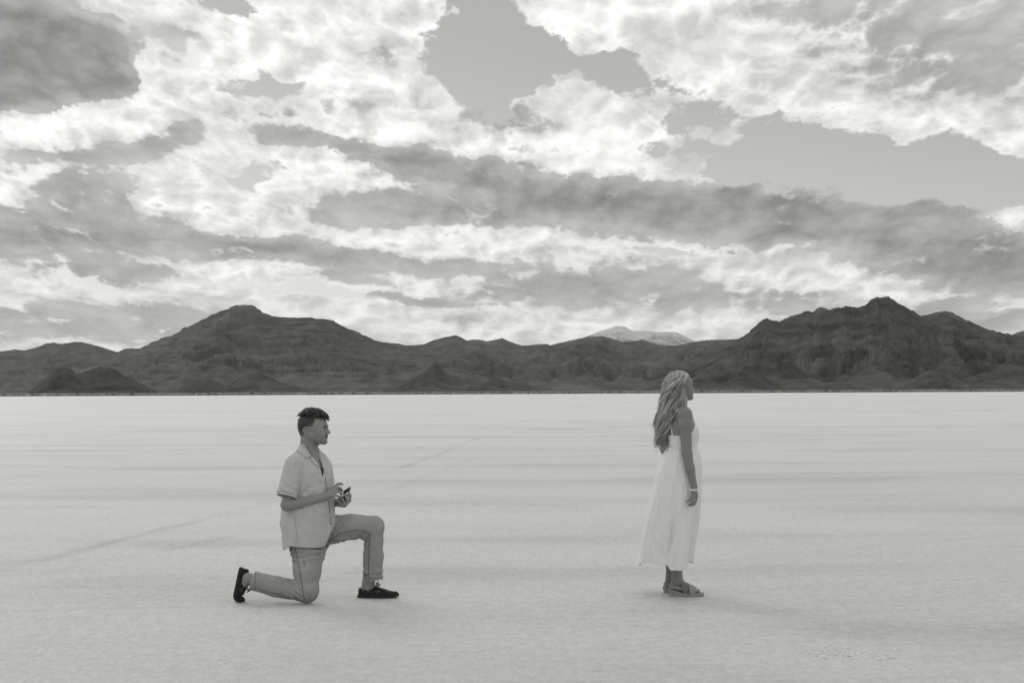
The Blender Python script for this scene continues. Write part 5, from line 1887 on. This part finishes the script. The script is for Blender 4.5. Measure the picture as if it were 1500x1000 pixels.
# hemmed top edge
a = np.linspace(0, 2 * np.pi, 70)
ring = []
for t in a:
    f = 0.16 * math.cos(t); l = 0.19 * math.sin(t)
    p = bo + f * RW[0] + l * RW[1]
    ff = f * 0.75
    back = pw(998, 637.2)[2]; frontz = pw(998, 621)[2]
    s_ = min(1, max(0, ff / 0.085)); s_ = s_ * s_ * (3 - 2 * s_)
    p[2] = back + (frontz - back) * s_ - 0.005
    ring.append(p)
P_, N_ = cling(BV_B, ring, 0.0008)
vv, qq = ribbon(P_, N_, 0.008, 0.0016)
part('binding', vv, qq, M_STRAP, dress_o, WB)

# skirt: gathered at the waist, blown a little backwards, folds deepening to the hem
SK = [(654.5, 977.0, 1021.0, .138), (658, 975.8, 1023.0, .146), (664, 971.5, 1026, .165), (677, 964.8, 1028.8, .190), (696, 959.8, 1029.2, .210), (716, 956, 1028.4, .222), (737, 950.5, 1027, .226), (758, 945.5, 1025, .230), (780, 941, 1022, .230), (800, 938, 1019, .228), (818, 935, 1017, .225), (828.5, 933.5, 1016, .222)]
k_y = np.array([q[0] for q in SK]); ylev = np.concatenate([np.linspace(654.5, 680, 26), np.linspace(681.5, 828.5, 110)])
kL = np.interp(ylev, k_y, [q[1] for q in SK]); kR = np.interp(ylev, k_y, [q[2] for q in SK]); kb = np.interp(ylev, k_y, [q[3] for q in SK])
sm = lambda v: np.convolve(np.pad(v, 4, 'edge'), np.ones(9) / 9, 'valid')
kL, kR = sm(kL), sm(kR)
NA = 420
th = np.arange(NA) / NA * 2 * np.pi
rows = []
rw = np.random.RandomState(21)
pleats = [(n, rw.uniform(0, 6.28), w_) for n, w_ in ((3, 0.9), (5, 1.0), (8, 0.75), (13, 0.38), (21, 0.16))]
gath = [(n, rw.uniform(0, 6.28)) for n in (46, 59, 71, 83)]
for i, y in enumerate(ylev):
    c0 = pw(kL[i], y); c1 = pw(kR[i], y)
    s = (y - 654.5) / (828.5 - 654.5)
    half = (c1[0] - c0[0]) / 2; mx = (c1[0] + c0[0]) / 2
    my = WY + 0.012 + 0.03 * s
    z = c0[2] * 0.5 + c1[2] * 0.5
    wob = 0.16 * perlin2(th * 0 + s * 2.2, th * 0 + 3.3)
    tw = th + 0.22 * perlin2(np.cos(th) * 1.2 + 5, np.sin(th) * 1.2 + s * 1.8)
    d = np.zeros(NA)
    for n, ph, w in pleats:
        d += w * np.sin(n * tw + ph + 0.9 * perlin2(np.cos(th) * 1.5 + n, np.sin(th) * 1.5 + s * 2.4))
    # sharpen the ridges
    d = d / 2.2
    d = np.sign(d) * np.abs(d) ** 0.8
    amp = 0.003 + 0.030 * smooth01(np.float64(s), 0.02, 0.9)
    g = np.zeros(NA)
    for n, ph in gath:
        g += np.sin(n * th + ph + 0.5 * s * n * 0.1)
    ga = (0.0020 + 0.0022 * np.sin(2 * th + 1) * np.sin(5 * th)) * math.exp(-s / 0.16)
    rr = d * amp + g * ga * 0.6
    # one long panel laps forward on the near side and hangs lower
    dth = ((th - 5.08) + np.pi) % (2 * np.pi) - np.pi
    pan = smooth01(0.40 - np.abs(dth), 0.0, 0.10)
    lap = 0.050 * smooth01(np.float64(s), 0.25, 1.0) * pan
    rr = rr + lap + 0.0035 * perlin2(th * 16, th * 0 + s * 7) * smooth01(np.float64(s), 0.05, 0.3)
    x_ = mx + (half + rr * 0.7) * np.cos(th) * 0.985
    y_ = my + (kb[i] + rr) * np.sin(th)
    zz_ = np.full(NA, z)
    low = smooth01(np.float64(s), 0.5, 1.0)
    nearside = smooth01(-np.sin(th), 0.0, 0.5)
    zz_ = zz_ + low * (0.030 * nearside * (1 - pan) - 0.006 * pan + 0.012 * perlin2(np.cos(th) * 2.2, np.sin(th) * 2.2 + 7) + 0.012 * smooth01(np.cos(th), 0.2, 0.9))
    rows.append(np.stack([x_, y_, zz_], -1))
rows = np.array(rows)
V = rows.reshape(-1, 3); Q = grid_quads(len(ylev), NA, True)[:, ::-1]
sk = part('skirt', V, Q, M_DRESS, dress_o, WB)
md_ = sk.modifiers.new('thickness', 'SOLIDIFY'); md_.thickness = 0.0016; md_.offset = -1
# hem fold
hp = rows[-4] * 1.0
hp[:, 0] += (hp[:, 0] - hp[:, 0].mean()) * 0.004
v, q = tube_arrays(np.concatenate([rows[-1], rows[-1][:1]])[None], 0.0022, 5)
part('hem', v, q, M_STRAP, dress_o, WB)
# waist seam
v, q = tube_arrays((np.concatenate([rows[0], rows[0][:1]]) + np.array([0, 0, 0.001]))[None], 0.0022, 5)
part('waist_seam', v, q, M_STRAP, dress_o, WB)


# straps
def sight_w(bv, pix, off):
    P_ = []; N_ = []
    for a, b in pix:
        p, n = cast(bv, [pw(a, b, 10.0)], ray(a, b), off)
        P_.append(p[0]); N_.append(n[0])
    return np.array(P_), np.array(N_)


pb, nb_ = sight_w(BV_W, smooth_path([(985.2, 638.5), (984.2, 630), (983.8, 622), (985.0, 612), (988.5, 604.5), (993.5, 599.6)], 6), 0.0015)
top = [pw(1000, 597.6, 10.745), pw(1006, 601, 10.72), pw(1012, 610, 10.73), pw(1016.5, 621.5, 10.76)]
pf_, nf_ = cling(BV_W, smooth_path(top, 6), 0.0015)
P_ = np.concatenate([pb, pf_]); N_ = np.concatenate([nb_, nf_])
v, q = ribbon(P_, N_, 0.0075, 0.0018)
part('strap', v, q, M_STRAP, dress_o, WB)
lp = [pw(977, 637.5, 10.945), pw(979, 622, 10.955), pw(984, 607, 10.945), pw(991, 599.5, 10.92), pw(1001, 601, 10.92), pw(1010, 611, 10.94), pw(1013.5, 622, 10.95)]
P_, N_ = cling(BV_W, smooth_path(lp, 6), 0.0015)
v, q = ribbon(P_, N_, 0.0075, 0.0018)
part('strap', v, q, M_STRAP, dress_o, WB)

# --- bracelet: two thin strands
for dz, tilt in ((0.0, 0.10), (-0.009, -0.04)):
    c = pw(1016.9, 715.6, 10.574) + np.array([0, 0, dz]); a = np.linspace(0, 2 * np.pi, 33)
    pts = c + 0.0295 * np.cos(a)[:, None] * np.array([1, 0, tilt]) + 0.0275 * np.sin(a)[:, None] * np.array([0, 1, 0.1])
    v, q = tube_arrays(pts[None], 0.0030 + 0.0009 * np.abs(np.sin(np.arange(33) * 1.57))[None], 6)
    part('bracelet', v, q, M_BRACE, woman, WB)

# --- hair: long loose waves
rng = np.random.RandomState(12)
FH = Field(*[graded(c0, c1, 0.004) for c0, c1 in ((pw(950, 0)[0], pw(1022, 0)[0]), (10.64, 11.02), (pw(998, 655)[2], pw(998, 538)[2]))])
FH.union(ell(GW(-0.008, 0, -0.006), np.array((0.105, 0.0855, 0.0975)) * HS, HW_R), 0)
FH.union(rcone(GW(-0.030, 0, -0.03), GW(-0.062, 0, -0.14), 0.072, 0.060), 0.03)
FH.union(rcone(GW(-0.062, 0, -0.14), pw(970.5, 618, 10.85), 0.058, 0.031), 0.03)
FH.union(rcone(pw(970.5, 618, 10.85), pw(968, 640, 10.855), 0.031, 0.012), 0.03)
for sd in (-1, 1):
    FH.union(rcone(GW(0.018, sd * 0.066, -0.03), GW(0.000, sd * 0.074, -0.13), 0.024, 0.022), 0.03)


def hface(x, y, z):
    d = np.stack(np.broadcast_arrays(x - HW_O[0], y - HW_O[1], z - HW_O[2]), -1) @ HW_R.T / HS
    a, l, u = d[..., 0], np.abs(d[..., 1]), d[..., 2]
    edge = np.interp(u, [-0.25, -0.13, -0.07, -0.02, 0.03, 0.06, 0.09], [0.02, 0.030, 0.040, 0.054, 0.072, 0.088, 0.11])
    return a - edge


FH.keep(hface, 0.006)
FH.displace(lambda x, y, z: 0.006 * perlin3(x * 34, y * 34, z * 12 + x * 20))
v1, q1 = FH.mesh()
s1 = 0.15 * (1 + 0.7 * perlin3(v1[:, 0] * 70, v1[:, 1] * 70, v1[:, 2] * 12))
paths = []; rads = []; shd = []
NP = 26
ss = np.linspace(0, 1, NP)


def lock(ctrl, wave, freq, ph, rad, shade, s0=0.18):
    path = smooth_path(np.array(ctrl), 12)
    u = np.linspace(0, len(path) - 1, NP)
    path = np.stack([np.interp(u, np.arange(len(path)), path[:, i]) for i in range(3)], -1)
    g = smooth01(ss, s0, s0 + 0.45)
    w_ = freq * ss * 2 * np.pi + ph
    path[:, 0] += wave * g * np.sin(w_)
    path[:, 1] += wave * 0.9 * g * np.cos(w_ + 0.6)
    paths.append(path)
    rads.append(rad * np.interp(ss, [0, 0.06, 0.5, 0.85, 1], [0.5, 1, 1.1, 0.85, 0.10])); shd.append(shade)


lat = lambda k: HW_O[1] + k
for clump in range(440):
    side = -1 if rng.rand() < 0.68 else 1
    q = rng.uniform(0, 1) ** 0.9                      # 0 front lane by the temple .. 1 down the back
    ph = 2.2 + 1.1 * q + rng.normal(0, 0.35); fq = rng.uniform(2.9, 3.4); wv = rng.uniform(0.016, 0.028)
    ln = rng.choice([0.72, 0.88, 1.0], p=[.25, .35, .40]) + rng.normal(0, 0.03)
    base_sh = rng.choice([0.06, 0.13, 0.24, 0.37, 0.52, 0.66], p=[.12, .16, .22, .24, .17, .09])
    jx, jy, jz = rng.normal(0, 0.007, 3)
    for k in range(rng.randint(6, 11)):
        d_ = rng.normal(0, 0.0042, (7, 3)) * np.linspace(0.3, 1.6, 7)[:, None]
        a0 = np.interp(q, [0, 1], [0.072, -0.080]) + rng.normal(0, 0.008); l0 = side * abs(rng.normal(0.004, 0.006))
        root = GW(a0, l0, 0.100 * math.sqrt(max(0.05, 1 - ((a0 + 0.008) / 0.112) ** 2)) - 0.006)
        f1, f2, f3 = (math.radians(np.interp(q, [0, 1], [x0, 184])) for x0 in (60, 78, 94))
        ma, ml = 0.55 * a0 - 0.004 + 0.046 * math.cos(f1), side * 0.055 * math.sin(f1) + l0 * 0.4
        m0 = GW(ma, ml, 0.103 * math.sqrt(max(0.05, 1 - ((ma + 0.008) / 0.113) ** 2 - (ml / 0.096) ** 2)) - 0.004)
        m1 = GW(-0.006 + 0.109 * math.cos(f1), side * 0.092 * math.sin(f1), 0.034)
        m2 = GW(-0.010 + 0.116 * math.cos(f2), side * 0.097 * math.sin(f2), -0.045)
        m3 = GW(-0.020 + 0.124 * math.cos(f3), side * 0.100 * math.sin(f3), -0.128)
        if q < 0.20:
            e1 = pw(1005 - 30 * q + jx * 500, 590, lat(side * 0.088)); e2 = pw(1003.5 - 40 * q + jx * 600, 601 + jz * 500, lat(side * 0.092))
            ctrl = [root, m0, m1, m2, m3 * 0.6 + e1 * 0.4, e2]
            d = d_[:6]
            lock(np.array(ctrl) + d, wv * 0.8, fq * 0.8, ph, rng.uniform(0.0009, 0.0020), base_sh * rng.uniform(1.0, 1.6), 0.35)
        else:
            yy = 585 + (653 - 585) * ln
            t4 = (yy - 585) * 0.45 + 585
            x4 = np.interp(t4, [585, 605, 625, 650], [975, 971.5, 967.5, 967]) + np.interp(q, [0.2, 0.5, 1], [12, 5, -3.5])
            x5 = np.interp(yy, [600, 615, 630, 645, 658], [970, 966.5, 965.5, 967.0, 967]) + np.interp(q, [0.2, 0.5, 1], [6, 3, -3])
            e4 = pw(x4 + 2.5 + jx * 500, t4, lat(side * np.interp(q, [0.2, 1], [0.080, 0.018]))); e5 = pw(x5 + 2.5 + jx * 700, yy + jz * 500, lat(side * np.interp(q, [0.2, 1], [0.050, 0.01])))
            lock(np.array([root, m0, m1, m2, m3, e4, e5]) + d_, wv, fq * ln, ph, rng.uniform(0.0009, 0.0021), base_sh * rng.uniform(0.75, 1.3))
# fly-away strands
for k in range(60):
    root = GW(rng.uniform(-0.09, 0.05), rng.normal(0, 0.03), 0.09)
    lock([root, GW(-0.122, rng.normal(0, .05), 0.02), GW(-0.14, rng.normal(0, .06), -0.10), pw(964 + rng.normal(0, 5), 628 + rng.normal(0, 14), HW_O[1] + rng.normal(0, 0.04))], 0.02, 2.2, rng.uniform(0, 6), 0.0007, 0.45)
v2, q2 = tube_arrays(np.array(paths), np.array(rads), 5)
v, q = join_arrays((v1, q1), (v2, q2))
me = mesh_np('hair', v - WB, q)
attr_f(me, 'shade', np.concatenate([np.clip(s1, 0.02, 1), np.repeat(shd, NP * 5)]))
link('hair', me, M_HAIR_W, parent=woman)


# --- sandals
def sandal(hx, Yc, base_py, yaw):
    """chunky footbed, two buckled straps over the instep and one behind the heel"""
    org = pw(hx, base_py, Yc); org[2] = 0.0
    Rz = frame((math.cos(yaw), math.sin(yaw), 0))
    L = 0.262
    xq = np.array([0, 0.012, 0.04, 0.09, 0.14, 0.18, 0.21, 0.24, 0.255, 0.262])
    w = np.array([0.018, 0.030, 0.037, 0.036, 0.040, 0.046, 0.046, 0.037, 0.024, 0.008])

    def loc(x, y, z):
        px, py = x - org[0], y - org[1]
        return px * Rz[0, 0] + py * Rz[0, 1], px * Rz[1, 0] + py * Rz[1, 1], z + 0 * px + 0 * py
    c = org + Rz[0] * L / 2
    mk = lambda zlo, zhi, h: Field(graded(c[0] - 0.15, c[0] + 0.15, h), graded(c[1] - 0.075, c[1] + 0.075, h), graded(zlo, zhi, 0.0022))

    def solefn(x, y, z):
        a, b, cc = loc(x, y, z)
        d = np.abs(b) - np.interp(a, xq, w)
        top = 0.024 + 0.006 * smooth01(-a, -0.10, 0.0)
        return np.maximum(np.maximum(d * 0.85, cc - top), np.maximum(np.maximum(-a, a - L), 0.001 + 0.006 * smooth01(a, 0.20, 0.262) - cc))
    big = (c - 0.2, c + 0.2)
    f = mk(-0.004, 0.045, 0.0026)
    f.union((solefn, *big), 0)
    f.displace(lambda x, y, z: 0.0013 * np.exp(-((z - 0.0115) / 0.0018) ** 2) + 0.0006 * perlin3(x * 90, y * 90, z * 60))
    v, q = f.mesh()
    s = part('sandal', v, q, M_SANDAL, woman, WB)
    # upper: straps follow the foot
    foot = Field(graded(c[0] - 0.15, c[0] + 0.15, 0.0030), graded(c[1] - 0.075, c[1] + 0.075, 0.0030), graded(0.015, 0.15, 0.0026))
    G = lambda a, b, z: org + a * Rz[0] + b * Rz[1] + np.array([0, 0, z])
    foot.union(rcone(G(0.062, 0, 0.120), G(0.036, 0, 0.047), 0.040, 0.033), 0.03)
    foot.union(rcone(G(0.075, 0, 0.075), G(0.175, 0.0, 0.036), 0.037, 0.026), 0.03)
    foot.union(rcone(G(0.165, -0.020, 0.030), G(0.19, 0.022, 0.030), 0.022, 0.022), 0.02)
    foot.union(rcone(G(0.036, 0, 0.04), G(0.165, 0, 0.034), 0.033, 0.034), 0.02)
    full = foot.f.copy()

    def band(name, test, mat, t=0.0075, inn=-0.004):
        foot.f = np.maximum(full - t, -(full - inn))
        foot.keep(test, 0.003)
        v, q = largest(*foot.mesh()); v = relax(v, q, 1, 0.4)
        return part(name, v, q, mat, s, WB), v, q

    def slab(a0, a1, lean=0.0, zlo=0.018):
        def fn(x, y, z):
            a, b, cc = loc(x, y, z)
            a = a + lean * (cc - 0.03)
            return np.maximum(np.maximum(np.maximum(a0 - a, a - a1), zlo - cc), cc - 0.098)
        return fn
    o1, v1_, q1_ = band('strap', slab(0.152, 0.212, 0.15), M_SANDAL)
    o2, v2_, q2_ = band('strap', slab(0.100, 0.148, 0.25), M_SANDAL_D)

    def sling(x, y, z):
        a, b, cc = loc(x, y, z)
        zc = 0.073 - 0.20 * (a - 0.01)
        return np.maximum(np.abs(cc - zc) - 0.0085, a - 0.092)
    band('heel_strap', sling, M_SANDAL, 0.0065)

    def cup(x, y, z):
        a, b, cc = loc(x, y, z)
        return np.maximum(cc - 0.050 + 0.22 * (a - 0.0), np.maximum(a - 0.085, 0.02 - cc))
    band('heel_counter', cup, M_SANDAL, 0.0060)
    # buckles
    for a_, z_ in ((0.172, 0.060), (0.104, 0.086)):
        bc_ = G(a_, -0.012, z_)
        rect = [bc_ + u * Rz[0] * 0.010 + w_ * (Rz[1] * 0.011 + np.array([0, 0, -0.002])) for u, w_ in ((-1, -1), (1, -1), (1, 1), (-1, 1), (-1, -1))]
        v, q = tube_arrays(np.array(rect)[None], 0.0028, 6)
        part('buckle', v, q, M_METAL, s, WB)
    bc_ = G(0.066, -0.043, 0.062)
    rect = [bc_ + u * Rz[0] * 0.005 + np.array([0, 0, w_ * 0.009]) for u, w_ in ((-1, -1), (1, -1), (1, 1), (-1, 1), (-1, -1))]
    v, q = tube_arrays(np.array(rect)[None], 0.0018, 6)
    part('buckle', v, q, M_METAL, s, WB)
    return s


sandal(980.3, 10.805, 869.5, math.radians(-4))
sandal(972.0, 10.955, 866, math.radians(2))
